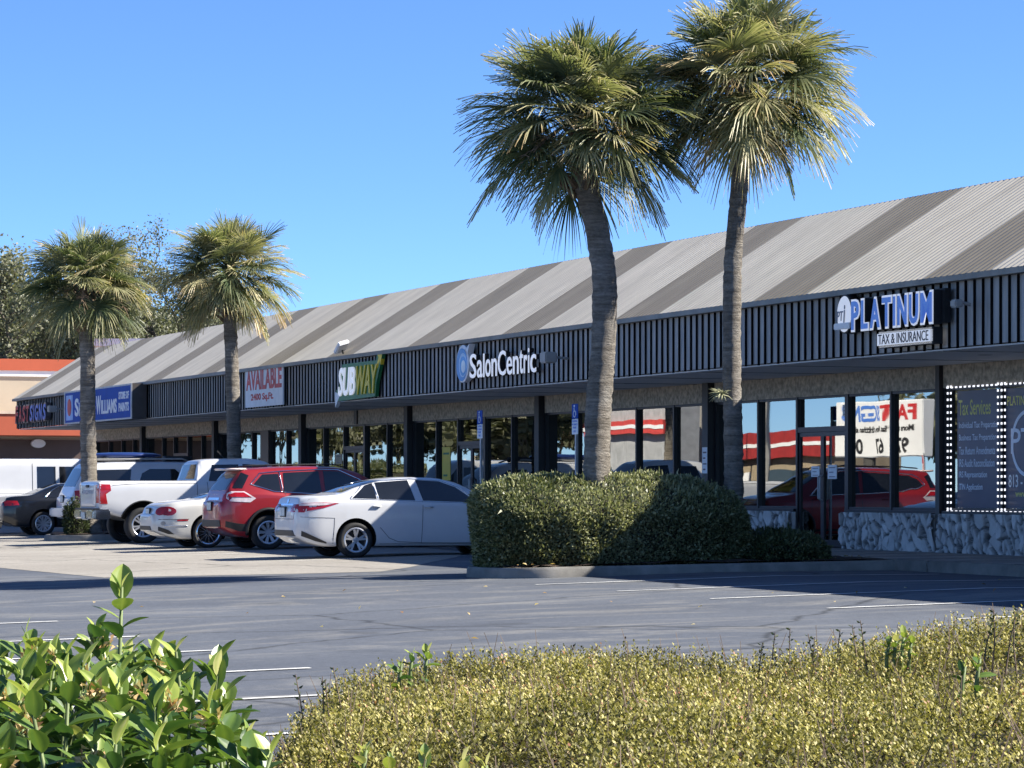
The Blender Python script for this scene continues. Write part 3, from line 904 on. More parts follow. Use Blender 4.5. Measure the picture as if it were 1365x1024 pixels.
notice(-30.0, 1.5, 0.6, 0.26, 'second small tan card just below the first in the sandwich shop window', M('tan_card_b', (0.5, 0.42, 0.3), 0.7), 0.056, lines=2)

def accessible_sign(x, t, label):
    r = empty('accessible_parking_sign', W(x, t, 0.16 if t > -2.95 else gz(t)), RZ, label, 'parking sign', 'accessible parking signs')
    MB().box(-0.03, 0.03, 0.0, 0.045, 0, 2.62).obj('post', MT['grey_metal'], r)
    MB().bev(-0.16, 0.16, -0.012, -0.001, 2.38, 2.66, 0.004).obj('blue_panel', MT['sign_blue'], r)
    s = MB()
    s.lathe([(0.001, -0.018), (0.024, -0.018), (0.024, -0.0125)], 14, 'y', (-0.02, 0, 2.62))
    s.tube([(-0.02, -0.015, 2.59), (-0.015, -0.015, 2.52), (0.04, -0.015, 2.52), (0.07, -0.015, 2.45)], 0.012, 6)
    for k in range(14):
        a0, a1 = math.radians(60 + 300 * k / 14), math.radians(60 + 300 * (k + 1) / 14)
        s.tube([(-0.01 + 0.06 * math.cos(a0), -0.015, 2.47 + 0.06 * math.sin(a0)), (-0.01 + 0.06 * math.cos(a1), -0.015, 2.47 + 0.06 * math.sin(a1))], 0.009, 5)
    s.obj('wheelchair_symbol', MT['white'], r)
    MB().bev(-0.16, 0.16, -0.012, -0.001, 2.08, 2.37, 0.004).obj('white_panel', MT['white'], r)
    a = MB()
    for s_, w_, h_, z_ in (('PARKING', 0.26, 0.045, 2.31), ('BY DISABLED', 0.27, 0.04, 2.25), ('PERMIT', 0.2, 0.04, 2.19), ('ONLY', 0.14, 0.04, 2.12)):
        a.add(text_vf(s_, w_, h_, 0.002, 0.01, x0=-w_ / 2, z0=z_))
    a.v = [(p[0], p[1] - 0.0125, p[2]) for p in a.v]; a.obj('lettering', MT['letter_blue'], r)
accessible_sign(-10.8, -2.65, 'accessible parking sign on a post rising behind the white sedan')
accessible_sign(-5.35, -2.65, 'accessible parking sign on a post just left of the leaning palm trunk')
# ------------------------------------------------------------------ vehicles
def pchip(xs, ys, xq):
    xs, ys, xq = np.asarray(xs, float), np.asarray(ys, float), np.asarray(xq, float)
    h = np.diff(xs); dl = np.diff(ys) / h
    m = np.zeros(len(xs))
    for i in range(1, len(xs) - 1):
        if dl[i - 1] * dl[i] > 0:
            w1, w2 = 2 * h[i] + h[i - 1], h[i] + 2 * h[i - 1]
            m[i] = (w1 + w2) / (w1 / dl[i - 1] + w2 / dl[i])
    m[0], m[-1] = dl[0], dl[-1]
    i = np.clip(np.searchsorted(xs, xq) - 1, 0, len(xs) - 2)
    t = (xq - xs[i]) / h[i]
    return ((2 * t**3 - 3 * t**2 + 1) * ys[i] + (t**3 - 2 * t**2 + t) * h[i] * m[i] + (-2 * t**3 + 3 * t**2) * ys[i + 1] + (t**3 - t**2) * h[i] * m[i + 1])


def crv(pts, xq):
    return pchip([p[0] for p in pts], [p[1] for p in pts], np.clip(xq, pts[0][0], pts[-1][0]))


class Car:
    def __init__(s, name, label, cat, x, t_axle, axle_x, color, yaw=0.0, group='vehicles parked along the shops'):
        g = gz(t_axle)
        t0 = t_axle - axle_x
        s.root = empty(name, W(x, t0, g), HEAD + yaw, label, cat, group)
        s.paint = color

    def build(s, top, belt, bot, hw, rw, wheels, rw_r, wbump=0.02, n=120, skirt=0.09, well=None, flare=0.0):
        x0, x1 = top[0][0], top[-1][0]
        xs = np.unique(np.concatenate([np.linspace(x0, x1, n)] + [np.array([p[0] for p in top])]))
        T, Bl, Bo, H, RW = crv(top, xs), crv(belt, xs), crv(bot, xs), crv(hw, xs), crv(rw, xs)
        rings = []
        for i, x in enumerate(xs):
            t, be, bo, h, r = T[i], Bl[i], Bo[i], H[i], RW[i]
            be = min(be, t - 0.035)
            gh = t - be
            q = min(1.0, max(0.0, (gh - 0.05) / 0.3)); q = q * q * (3 - 2 * q)
            yr = (1 - q) * 0.9 * h + q * r
            g0 = 0.955 * h
            P = [(0, bo), (0.7 * h, bo), (0.92 * h, bo + 0.015), (0.975 * h, bo + skirt), (1.0 * h, bo + 0.42 * (be - bo)), (0.998 * h, bo + 0.7 * (be - bo)), (0.985 * h, be - 0.055), (g0, be),
                 (g0 * 0.55 + yr * 0.45, be + 0.45 * (gh - 0.06 * q)), (yr, be + gh - 0.075 * q - 0.012 * (1 - q)), (yr - 0.07 * q - 0.06 * (1 - q), t - 0.022 * q - 0.006), (yr * 0.5, t - 0.004 * q), (0, t)]
            P = np.array(P)
            d = np.concatenate([[0], np.cumsum(np.hypot(*np.diff(P, axis=0).T) + 1e-4)])
            qs = []
            for a, b in zip(d[:-1], d[1:]): qs += [a, a + (b - a) / 3, a + 2 * (b - a) / 3]
            qs.append(d[-1])
            Y, Z = pchip(d, P[:, 0], qs), pchip(d, P[:, 1], qs)
            half = list(zip(Y, Z))
            ring = [(x, -y, z) for y, z in half] + [(x, y, z) for y, z in reversed(half[1:-1])]
            rings.append(ring)
        # rounded ends
        def cap(r, sgn):
            A = np.array(r); c = A.mean(0); out = []
            for k, (sc_, dx) in enumerate(((0.985, 0.022), (0.93, 0.045), (0.8, 0.06), (0.5, 0.068), (0.12, 0.07))):
                B_ = c + (A - c) * np.array([1, sc_, sc_]); B_[:, 0] = A[0, 0] + sgn * dx
                out.append([tuple(p) for p in B_])
            return out
        rings = list(reversed(cap(rings[0], -1))) + rings + cap(rings[-1], 1)
        m = len(rings[0])
        v = [p for r in rings for p in r]
        f = []
        for i in range(len(rings) - 1):
            for k in range(m):
                k2 = (k + 1) % m
                f.append((i * m + k, (i + 1) * m + k, (i + 1) * m + k2, i * m + k2))
        f.append(tuple(range(m))); f.append(tuple((len(rings) - 1) * m + k for k in reversed(range(m))))
        bm = bmesh.new()
        vs = [bm.verts.new(p) for p in v]
        for q in f: bm.faces.new([vs[i] for i in q])
        bmesh.ops.recalc_face_normals(bm, faces=list(bm.faces))
        s.bvh = BVHTree.FromBMesh(bm)
        me = bpy.data.meshes.new('body'); bm.to_mesh(me); bm.free()
        me.materials.append(s.paint)
        o = bpy.data.objects.new('body', me); COL.objects.link(o)
        # wheel wells
        cut = MB()
        wr = well or rw_r + 0.055
        for wx in wheels:
            hh = float(crv(hw, np.array([wx]))[0])
            for sg in (-1, 1):
                ya, yb = sorted((sg * (hh - 0.34), sg * (hh + 0.2)))
                cut.lathe([(0.0001, ya), (wr, ya), (wr, yb), (0.0001, yb)], 40, 'y', (wx, 0, rw_r + 0.015))
        bm = bmesh.new()
        vs = [bm.verts.new(p) for p in cut.v]
        for q in cut.f: bm.faces.new([vs[i] for i in q])
        bmesh.ops.remove_doubles(bm, verts=list(bm.verts), dist=0.0005)
        bmesh.ops.recalc_face_normals(bm, faces=list(bm.faces))
        cm = bpy.data.meshes.new('well'); bm.to_mesh(cm); bm.free()
        cm.materials.append(MT['well'])
        co = bpy.data.objects.new('well', cm); COL.objects.link(co)
        md = o.modifiers.new('b', 'BOOLEAN'); md.operation = 'DIFFERENCE'; md.object = co; md.solver = 'EXACT'; md.material_mode = 'TRANSFER'
        bpy.context.view_layer.update()
        dg = bpy.context.evaluated_depsgraph_get()
        nm = bpy.data.meshes.new_from_object(o.evaluated_get(dg))
        o.modifiers.clear(); o.data = nm
        bpy.data.objects.remove(co)
        nm.polygons.foreach_set('use_smooth', np.ones(len(nm.polygons), dtype=bool))
        nm.set_sharp_from_angle(angle=math.radians(38))
        o.parent = s.root
        s.body = o
        s.wheel_r = rw_r
        return s

    def panel(s, name, poly, side, mat, off=0.006, step=0.08, parent=None, thick=0.012, both=False):
        """a shape laid on to the body: side R/L in (x,z), B/F in (y,z), T in (x,y)"""
        if both:
            for sd in ('R', 'L'): s.panel(name, poly, sd, mat, off, step, parent, thick)
            return
        bm = bmesh.new()
        vs = [bm.verts.new((a, b, 0)) for a, b in poly]
        bm.faces.new(vs)
        P = np.array(poly)
        for ax in (0, 1):
            lo, hi = P[:, ax].min(), P[:, ax].max()
            q = lo + step
            while q < hi - 1e-4:
                co = [0, 0, 0]; co[ax] = q; no = [0, 0, 0]; no[ax] = 1
                bmesh.ops.bisect_plane(bm, geom=list(bm.verts) + list(bm.edges) + list(bm.faces), plane_co=co, plane_no=no)
                q += step
        bmesh.ops.triangulate(bm, faces=[f for f in bm.faces if len(f.verts) > 4])
        for q in list(bm.verts):
            a, b = q.co.x, q.co.y
            if side == 'R': o_, d_ = Vector((a, -4, b)), Vector((0, 1, 0))
            elif side == 'L': o_, d_ = Vector((a, 4, b)), Vector((0, -1, 0))
            elif side == 'B': o_, d_ = Vector((-7, a, b)), Vector((1, 0, 0))
            elif side == 'F': o_, d_ = Vector((7, a, b)), Vector((-1, 0, 0))
            else: o_, d_ = Vector((a, b, 5)), Vector((0, 0, -1))
            h = s.bvh.ray_cast(o_, d_)
            if h[0] is None:
                h = s.bvh.find_nearest(o_ + d_ * (3.3 if side in 'RL' else 5))
            n = h[1]
            if n.dot(d_) > 0: n = -n
            q.co = h[0] + n * off
            q.normal = n
        bnd = [e for e in bm.edges if len(e.link_faces) == 1]
        nrm = {q: q.normal.copy() for q in bm.verts}
        if thick:
            r = bmesh.ops.extrude_edge_only(bm, edges=bnd)
            ev = [g for g in r['geom'] if isinstance(g, bmesh.types.BMVert)]
            for q in ev:
                near = min(nrm.items(), key=lambda kv: (kv[0].co - q.co).length_squared)
                q.co = q.co - near[1] * thick
        bm.verts.index_update()
        o = obj(name, ([q.co[:] for q in bm.verts], [[q.index for q in f.verts] for f in bm.faces]), mat, parent or s.root, smooth=True, sharp=35)
        bm.free()
        return o

    def stripe(s, name, pts, w, side, mat, off=0.008, parent=None):
        """a thin trim line along a path on the body"""
        for sd in (('R', 'L') if side == 'RL' else (side,)):
            P = [Vector(p) for p in pts]
            mb = MB()
            b = 0
            dense = []
            for a, c in zip(P[:-1], P[1:]):
                k = max(1, int((c - a).length / 0.08))
                dense += [a + (c - a) * i / k for i in range(k)]
            dense.append(P[-1])
            hit = []
            for q in dense:
                if sd == 'R': o_, d_ = Vector((q.x, -4, q.y)), Vector((0, 1, 0))
                elif sd == 'L': o_, d_ = Vector((q.x, 4, q.y)), Vector((0, -1, 0))
                else: o_, d_ = Vector((-7, q.x, q.y)), Vector((1, 0, 0))
                h = s.bvh.ray_cast(o_, d_)
                if h[0] is None: h = s.bvh.find_nearest(o_ + d_ * 3.3)
                hit.append(h[0] + (h[1] if h[1].dot(d_) < 0 else -h[1]) * (off * 0.3))
            mb.tube(hit, w / 2, 6)
            mb.obj(name, mat, parent or s.root, smooth=True)

    def wheel(s, x, hw, r, rim_r, width=0.21, n=5, split=True, rim=None, dark=None, style='twin'):
        rim = rim or MT['rim']; dark = dark or MT['rim_dark']
        for sg in (-1, 1):
            t = MB()
            w2 = width / 2
            t.lathe([(rim_r - 0.01, -w2 * 0.82), (rim_r + 0.012, -w2 * 0.95), (0.5 * (r + rim_r), -w2 * 1.04), (r - 0.025, -w2 * 0.95), (r - 0.004, -w2 * 0.75), (r, -w2 * 0.4), (r, w2 * 0.4), (r - 0.004, w2 * 0.75), (r - 0.025, w2 * 0.95), (0.5 * (r + rim_r), w2 * 1.04), (rim_r + 0.012, w2 * 0.95), (rim_r - 0.01, w2 * 0.82)], 40)
            w = t.obj('wheel', MT['tyre'], s.root, smooth=True, sharp=45, loc=(x, sg * (hw - w2 * 0.98), r - 0.004))
            o_ = sg * w2
            m = MB()
            m.lathe([(rim_r + 0.004, o_ * 0.93), (rim_r - 0.012, o_ * 0.98), (rim_r - 0.03, o_ * 0.9), (rim_r - 0.035, o_ * 0.2)], 40)
            m.lathe([(0.001, o_ * 0.82), (0.055, o_ * 0.8), (0.065, o_ * 0.66)], 20)
            for k in range(n):
                a = 2 * math.pi * k / n + 0.3
                for da in ((-0.13, 0.13) if split else (0.0,)):
                    wd0, wd1 = (0.017, 0.021) if split else (0.032, 0.045)
                    if style == 'thin': wd0, wd1 = 0.011, 0.009
                    if style == 'cap': wd0, wd1 = 0.02, 0.036
                    ux, uz = math.cos(a + da * 0.35), math.sin(a + da * 0.35)
                    ex, ez = math.cos(a + da * (1.35 if split else 1)), math.sin(a + da * (1.35 if split else 1))
                    p0 = Vector((ux * 0.05, 0, uz * 0.05)); p1 = Vector((ex * (rim_r - 0.025), 0, ez * (rim_r - 0.025)))
                    tv = (p1 - p0).normalized(); sv = Vector((-tv.z, 0, tv.x))
                    q = [p0 - sv * wd0, p0 + sv * wd0, p1 + sv * wd1, p1 - sv * wd1]
                    b = len(m.v)
                    m.v += [(p.x, o_ * 0.8, p.z) for p in q[:2]] + [(p.x, o_ * 0.93, p.z) for p in q[2:]] + [(p.x, o_ * 0.55, p.z) for p in q]
                    m.f += [tuple(b + i for i in c_) for c_ in ((0, 1, 2, 3), (1, 0, 4, 5), (2, 1, 5, 6), (3, 2, 6, 7), (0, 3, 7, 4))]
            m.obj('rim', rim, w, smooth=True, sharp=30)
            d = MB(); d.lathe([(0.001, o_ * 0.2), (rim_r - 0.036, o_ * 0.2), (rim_r - 0.036, o_ * 0.1)], 28)
            d.obj('brake_disc', dark, w)

    def box(s, name, mat, x0, x1, y0, y1, z0, z1, r=0.012, parent=None):
        return MB().bev(x0, x1, y0, y1, z0, z1, r).obj(name, mat, parent or s.root, smooth=True, sharp=30)

    def mirror(s, x, hw, z, mat, big=1.0):
        for sg in (-1, 1):
            b = MB().bev(x - 0.06 * big, x + 0.1 * big, min(sg * (hw + 0.02), sg * (hw + 0.2 * big)), max(sg * (hw + 0.02), sg * (hw + 0.2 * big)), z - 0.07 * big, z + 0.08 * big, 0.04)
            o = b.obj('wing_mirror', mat, s.root, smooth=True)
            y0, y1 = sorted((sg * (hw - 0.06), sg * (hw + 0.04)))
            MB().box(x, x + 0.05, y0, y1, z - 0.06, z - 0.02).obj('mirror_arm', MT['trim'], o)

    def handle(s, x, z, mat, w=0.17):
        for sd, sg in (('R', -1), ('L', 1)):
            h = s.bvh.ray_cast(Vector((x, sg * 4, z)), Vector((0, -sg, 0)))
            y = h[0].y
            y0, y1 = sorted((y + sg * 0.035, y - sg * 0.005))
            MB().bev(x - w / 2, x + w / 2, y0, y1, z - 0.014, z + 0.014, 0.008).obj('door_handle', mat, s.root, smooth=True)

    def plate(s, x_hint, z, y=0.0, w=0.3, h=0.15, frame=True):
        ht = s.bvh.ray_cast(Vector((-7, y, z)), Vector((1, 0, 0)))[0]
        f = MB().bev(ht.x - 0.025, ht.x + 0.02, y - w / 2 - 0.02, y + w / 2 + 0.02, z - h / 2 - 0.02, z + h / 2 + 0.02, 0.006).obj('plate_frame', MT['trim'], s.root)
        MB().bev(ht.x - 0.03, ht.x - 0.0255, y - w / 2, y + w / 2, z - h / 2, z + h / 2, 0.002).obj('number_plate', MT['plate'], f)


def rot(poly, dx=0, dz=0): return [(a + dx, b + dz) for a, b in poly]

WHITE = paint('white_car_paint', (0.6, 0.61, 0.63))
# ---- white four-door saloon, right-hand end of the row
c = Car('parked_sedan', 'white four-door sedan with shiny split-spoke wheels, its nose behind the clipped hedge', 'car', -4.4, -7.59, -1.40, WHITE)
top = [(-2.43, 0.93), (-2.38, 1.085), (-2.25, 1.12), (-1.95, 1.13), (-1.72, 1.15), (-1.3, 1.29), (-0.85, 1.41), (-0.3, 1.462), (0.15, 1.455), (0.55, 1.39), (1.0, 1.19), (1.38, 1.02), (1.8, 0.965), (2.2, 0.85), (2.4, 0.70)]
belt = [(-2.43, 0.88), (-2.0, 1.03), (-1.4, 1.06), (-0.3, 1.02), (0.9, 0.975), (1.4, 0.93), (2.0, 0.84), (2.4, 0.62)]
bot = [(-2.43, 0.36), (-2.2, 0.25), (-1.9, 0.2), (2.0, 0.2), (2.4, 0.24)]
hw = [(-2.43, 0.73), (-2.3, 0.83), (-2.0, 0.895), (-1.4, 0.915), (1.4, 0.91), (2.0, 0.86), (2.3, 0.72), (2.4, 0.6)]
rw = [(-2.43, 0.6), (-1.2, 0.6), (-0.5, 0.64), (0.4, 0.645), (1.0, 0.68), (2.4, 0.6)]
c.build(top, belt, bot, hw, rw, (-1.40, 1.375), 0.325)
for x in (-1.40, 1.375): c.wheel(x, 0.9, 0.325, 0.225, n=5)
G = MT['car_glass']
c.panel('side_window', [(-1.46, 1.075), (-1.0, 1.06), (-1.0, 1.345), (-1.15, 1.3)], 'R', G, both=True)
c.panel('side_window', [(-0.95, 1.055), (-0.27, 1.035), (-0.35, 1.40), (-0.95, 1.355)], 'R', G, both=True)
c.panel('side_window', [(-0.12, 1.03), (0.93, 0.995), (0.55, 1.27), (0.25, 1.375), (-0.2, 1.40)], 'R', G, both=True)
c.panel('rear_window', [(-0.6, 1.18), (0.6, 1.18), (0.52, 1.395), (-0.52, 1.395)], 'B', G)
c.panel('windscreen', [(-0.66, 1.06), (0.66, 1.06), (0.55, 1.375), (-0.55, 1.375)], 'F', G)
c.stripe('window_trim', [(-1.5, 1.075), (-1.17, 1.325), (-0.9, 1.385), (-0.3, 1.42), (0.26, 1.395), (0.6, 1.275), (0.97, 0.985)], 0.022, 'RL', MT['chrome'])
c.stripe('window_trim', [(-1.5, 1.06), (-0.27, 1.02), (0.95, 0.975)], 0.016, 'RL', MT['chrome'])
c.stripe('pillar_trim', [(-0.97, 1.06), (-1.0, 1.36)], 0.022, 'RL', MT['chrome'])
lamp = [(-2.44, 0.98), (-2.0, 1.0), (-1.72, 0.985), (-2.0, 0.9), (-2.42, 0.82)]
c.panel('tail_lamp', lamp, 'R', MT['lamp_red'], both=True, thick=0.02)
c.panel('tail_lamp', [(0.82, 0.97), (0.42, 0.965), (0.46, 0.83), (0.8, 0.82)], 'B', MT['lamp_red']); c.panel('tail_lamp', [(-0.82, 0.97), (-0.42, 0.965), (-0.46, 0.83), (-0.8, 0.82)], 'B', MT['lamp_red'])
c.panel('lamp_band', [(-2.40, 0.975), (-2.0, 0.99), (-1.8, 0.98), (-2.0, 0.95), (-2.40, 0.935)], 'R', MT['lamp_clear'], off=0.011, both=True)
c.panel('rear_valance', [(-0.66, 0.40), (0.66, 0.40), (0.56, 0.5), (-0.56, 0.5)], 'B', MT['trim'], off=0.012)
c.panel('rear_valance', [(-2.38, 0.40), (-2.15, 0.31), (-1.95, 0.265), (-1.95, 0.29), (-2.15, 0.38), (-2.38, 0.49)], 'R', MT['trim'], both=True, off=0.012, step=0.04)
c.plate(-2.4, 0.83); c.handle(-1.02, 0.93, WHITE); c.handle(-0.02, 0.915, WHITE)
c.panel('sill_trim', [(-0.95, 0.205), (0.9, 0.205), (0.9, 0.255), (-0.95, 0.255)], 'R', MT['trim'], both=True)
for pts in ([(-0.16, 0.27), (-0.13, 1.03)], [(-0.95, 0.55), (-0.78, 0.36), (-0.6, 0.29), (-0.16, 0.27), (0.85, 0.26), (1.0, 0.5), (1.02, 0.97)], [(-2.40, 0.74), (-1.8, 0.72)]):
    c.stripe('panel_gap', pts, 0.009, 'RL', MT['seam'], off=0.0)
c.stripe('boot_gap', [(-0.75, 1.06), (-0.6, 0.7), (0.6, 0.7), (0.75, 1.06)], 0.009, 'B', MT['seam'], off=0.0)
c.mirror(0.78, 0.92, 1.02, WHITE)
c.panel('emblem', [(0.06 * math.cos(k * 0.5236), 1.02 + 0.045 * math.sin(k * 0.5236)) for k in range(12)], 'B', MT['chrome'], off=0.008)
c.panel('boot_strip', [(-0.4, 0.945), (0.4, 0.945), (0.4, 0.975), (-0.4, 0.975)], 'B', MT['chrome'], off=0.008)
c.panel('fuel_flap', [(-1.78, 0.86), (-1.6, 0.86), (-1.6, 0.72), (-1.78, 0.72)], 'L', WHITE, off=0.003)
c.stripe('bumper_gap', [(-1.83, 0.26), (-1.8, 0.72)], 0.009, 'RL', MT['seam'], off=0.0)
c.panel('headlight', [(1.75, 0.82), (2.25, 0.74), (2.3, 0.63), (1.9, 0.7)], 'R', MT['lamp_clear'], both=True)

# ---- red sport utility
RED = paint('red_car_paint', (0.3, 0.018, 0.024), 0.2)
c = Car('parked_suv', 'red crossover with chrome window line and angular clear tail lamps, between two white cars', 'car', -11.75, -7.15, -1.33, RED)
top = [(-2.25, 0.98), (-2.2, 1.12), (-2.05, 1.38), (-1.9, 1.57), (-1.8, 1.635), (-1.4, 1.665), (-0.5, 1.70), (0.1, 1.69), (0.55, 1.61), (1.05, 1.36), (1.45, 1.13), (1.85, 1.06), (2.15, 0.96), (2.32, 0.75)]
belt = [(-2.25, 0.93), (-2.05, 1.12), (-1.5, 1.16), (-0.6, 1.09), (0.8, 1.04), (1.5, 1.0), (2.0, 0.9), (2.32, 0.65)]
bot = [(-2.25, 0.42), (-2.0, 0.3), (-1.7, 0.24), (2.0, 0.24), (2.32, 0.28)]
hw = [(-2.25, 0.76), (-2.1, 0.86), (-1.8, 0.905), (-1.3, 0.92), (1.3, 0.915), (1.9, 0.88), (2.2, 0.76), (2.32, 0.66)]
rw = [(-2.25, 0.66), (-1.9, 0.655), (-0.5, 0.68), (0.5, 0.675), (1.2, 0.7), (2.32, 0.6)]
c.build(top, belt, bot, hw, rw, (-1.33, 1.375), 0.355, well=0.425)
for x in (-1.33, 1.375): c.wheel(x, 0.905, 0.355, 0.235, n=9, split=False, style='cap')
c.panel('side_window', [(-1.62, 1.32), (-1.2, 1.195), (-1.06, 1.185), (-1.09, 1.535), (-1.42, 1.52)], 'R', G, both=True)
c.panel('side_window', [(-1.0, 1.18), (-0.2, 1.14), (-0.24, 1.59), (-0.98, 1.555)], 'R', G, both=True)
c.panel('side_window', [(-0.12, 1.135), (0.98, 1.085), (0.6, 1.4), (0.2, 1.585), (-0.14, 1.595)], 'R', G, both=True)
c.stripe('window_trim', [(-0.98, 1.165), (-1.2, 1.175), (-1.68, 1.325), (-1.47, 1.545), (-1.0, 1.59), (-0.2, 1.625), (0.2, 1.615), (0.65, 1.41), (1.02, 1.075), (-0.2, 1.12), (-1.0, 1.165)], 0.026, 'RL', MT['chrome'])
c.stripe('pillar_trim', [(-1.02, 1.17), (-1.06, 1.57)], 0.025, 'RL', MT['chrome'])
c.panel('rear_window', [(-0.62, 1.2), (0.62, 1.2), (0.56, 1.535), (-0.56, 1.535)], 'B', G)
c.panel('rear_window', [(-2.05, 1.25), (-1.86, 1.24), (-1.7, 1.5), (-1.84, 1.56)], 'R', G, both=True)
c.panel('windscreen', [(-0.68, 1.17), (0.68, 1.17), (0.58, 1.58), (-0.58, 1.58)], 'F', G)
c.panel('tail_lamp', [(-2.24, 1.1), (-2.08, 1.18), (-1.83, 1.18), (-1.6, 1.04), (-1.72, 0.96), (-2.12, 0.98)], 'R', MT['lamp_clear'], both=True, thick=0.02)
c.panel('lamp_core', [(-2.14, 1.11), (-2.02, 1.155), (-1.84, 1.155), (-1.69, 1.06), (-2.1, 1.07)], 'R', MT['lamp_red'], off=0.012, both=True)
c.panel('tail_lamp', [(0.86, 1.14), (0.5, 1.1), (0.52, 1.02), (0.85, 0.99)], 'B', MT['lamp_red']); c.panel('tail_lamp', [(-0.86, 1.14), (-0.5, 1.1), (-0.52, 1.02), (-0.85, 0.99)], 'B', MT['lamp_red'])
c.panel('chrome_bar', [(-0.42, 1.0), (0.42, 1.0), (0.42, 1.05), (-0.42, 1.05)], 'B', MT['chrome'], off=0.012)
c.panel('lower_trim', [(-0.7, 0.47), (0.7, 0.47), (0.7, 0.6), (-0.7, 0.6)], 'B', MT['trim'], off=0.014)
c.panel('lower_trim', [(-2.2, 0.47), (-1.95, 0.38), (-1.8, 0.37), (-1.8, 0.52), (-2.0, 0.54), (-2.2, 0.58)], 'R', MT['trim'], both=True, off=0.014, step=0.05)
c.panel('sill_trim', [(-0.9, 0.25), (0.95, 0.25), (0.95, 0.36), (-0.9, 0.36)], 'R', MT['trim'], both=True)
for wx in (-1.33, 1.375):
    c.stripe('arch_trim', [(wx + 0.455 * math.cos(a), 0.37 + 0.455 * math.sin(a)) for a in np.linspace(-0.15, math.pi + 0.15, 24)], 0.07, 'RL', MT['trim'])
c.plate(-2.2, 0.88); c.handle(-0.75, 1.0, RED); c.handle(0.1, 0.98, RED); c.mirror(0.82, 0.92, 1.12, RED)
for pts in ([(-0.16, 0.37), (-0.14, 1.13)], [(0.98, 0.37), (1.0, 1.07)], [(-0.9, 0.6), (-0.98, 1.15)]): c.stripe('panel_gap', pts, 0.009, 'RL', MT['seam'], off=0.0)
sp = MB().bev(-2.08, -1.7, -0.6, 0.6, 1.605, 1.65, 0.018); sp.obj('roof_spoiler', M('spoiler_pale', (0.62, 0.5, 0.5), 0.3, coat=0.5, var=0.05), c.root, smooth=True)
for sg in (-1, 1): MB().tube([(-1.6, sg * 0.6, 1.68), (-1.3, sg * 0.6, 1.715), (0.1, sg * 0.61, 1.735), (0.4, sg * 0.61, 1.66)], 0.014, 8).obj('roof_rail', MT['trim'], c.root, smooth=True)

# ---- cream white coupe
CREAM = paint('cream_car_paint', (0.58, 0.57, 0.535))
c = Car('parked_coupe', 'low cream-white coupe with oval red tail lamps and chrome-lipped wheels', 'car', -14.75, -7.62, -1.28, CREAM)
top = [(-2.36, 0.72), (-2.3, 0.86), (-2.1, 0.95), (-1.75, 1.0), (-1.45, 1.02), (-1.0, 1.15), (-0.5, 1.265), (-0.1, 1.29), (0.2, 1.27), (0.6, 1.13), (1.0, 0.97), (1.5, 0.9), (2.0, 0.78), (2.35, 0.58)]
belt = [(-2.36, 0.66), (-2.0, 0.86), (-1.4, 0.94), (-0.6, 0.92), (0.8, 0.9), (1.5, 0.82), (2.35, 0.5)]
bot = [(-2.36, 0.34), (-2.1, 0.24), (-1.8, 0.18), (2.0, 0.18), (2.35, 0.24)]
hw = [(-2.36, 0.6), (-2.2, 0.78), (-1.9, 0.88), (-1.3, 0.915), (0.0, 0.89), (1.3, 0.91), (2.0, 0.8), (2.35, 0.5)]
rw = [(-2.36, 0.5), (-1.0, 0.5), (-0.3, 0.55), (0.4, 0.57), (1.0, 0.62), (2.35, 0.5)]
c.build(top, belt, bot, hw, rw, (-1.28, 1.31), 0.33)
for x in (-1.28, 1.31): c.wheel(x, 0.9, 0.33, 0.255, n=14, split=False, style='thin', rim=MT['chrome'])
c.panel('side_window', [(-1.3, 0.975), (-0.72, 0.965), (-0.75, 1.15), (-0.95, 1.12)], 'R', G, both=True)
c.panel('side_window', [(-0.68, 0.962), (0.55, 0.945), (0.3, 1.12), (0.0, 1.215), (-0.4, 1.225), (-0.7, 1.165)], 'R', G, both=True)
c.panel('rear_window', [(-0.56, 1.045), (0.56, 1.045), (0.44, 1.23), (-0.44, 1.23)], 'B', G)
c.panel('windscreen', [(-0.62, 1.0), (0.62, 1.0), (0.5, 1.23), (-0.5, 1.23)], 'F', G)
def oval(cx, cz, rx, rz, n=16): return [(cx + rx * math.cos(2 * math.pi * k / n), cz + rz * math.sin(2 * math.pi * k / n)) for k in range(n)]
c.panel('tail_lamp', oval(-2.13, 0.775, 0.17, 0.095), 'R', MT['lamp_red'], both=True, thick=0.02)
c.panel('tail_lamp', oval(-0.68, 0.775, 0.12, 0.09), 'B', MT['lamp_red']); c.panel('tail_lamp', oval(0.68, 0.775, 0.12, 0.09), 'B', MT['lamp_red'])
c.panel('marker_lamp', [(-1.95, 0.565), (-1.72, 0.575), (-1.72, 0.6), (-1.95, 0.595)], 'R', MT['lamp_red'], both=True)
c.stripe('bumper_strip', [(-2.3, 0.6), (-1.7, 0.61)], 0.014, 'RL', MT['seam'], off=0.0)
c.stripe('chrome_strip', [(-2.2, 0.47), (-1.72, 0.47)], 0.02, 'RL', MT['chrome'])
c.panel('rear_valance', [(-0.5, 0.38), (0.5, 0.38), (0.44, 0.46), (-0.44, 0.46)], 'B', MT['trim'], off=0.012)
c.panel('rear_valance', [(-2.3, 0.37), (-2.12, 0.3), (-2.0, 0.29), (-2.12, 0.38), (-2.3, 0.45)], 'R', MT['trim'], both=True, off=0.012, step=0.04)
c.panel('reversing_sensor', oval(-2.22, 0.52, 0.045, 0.045, 10), 'R', MT['lamp_grey'], both=True)
c.plate(-2.3, 0.75); c.handle(-0.55, 0.82, CREAM); c.mirror(0.45, 0.89, 0.95, CREAM)
for pts in ([(-0.7, 0.27), (-0.74, 0.95)], [(0.7, 0.27), (0.72, 0.93)]): c.stripe('panel_gap', pts, 0.009, 'RL', MT['seam'], off=0.0)

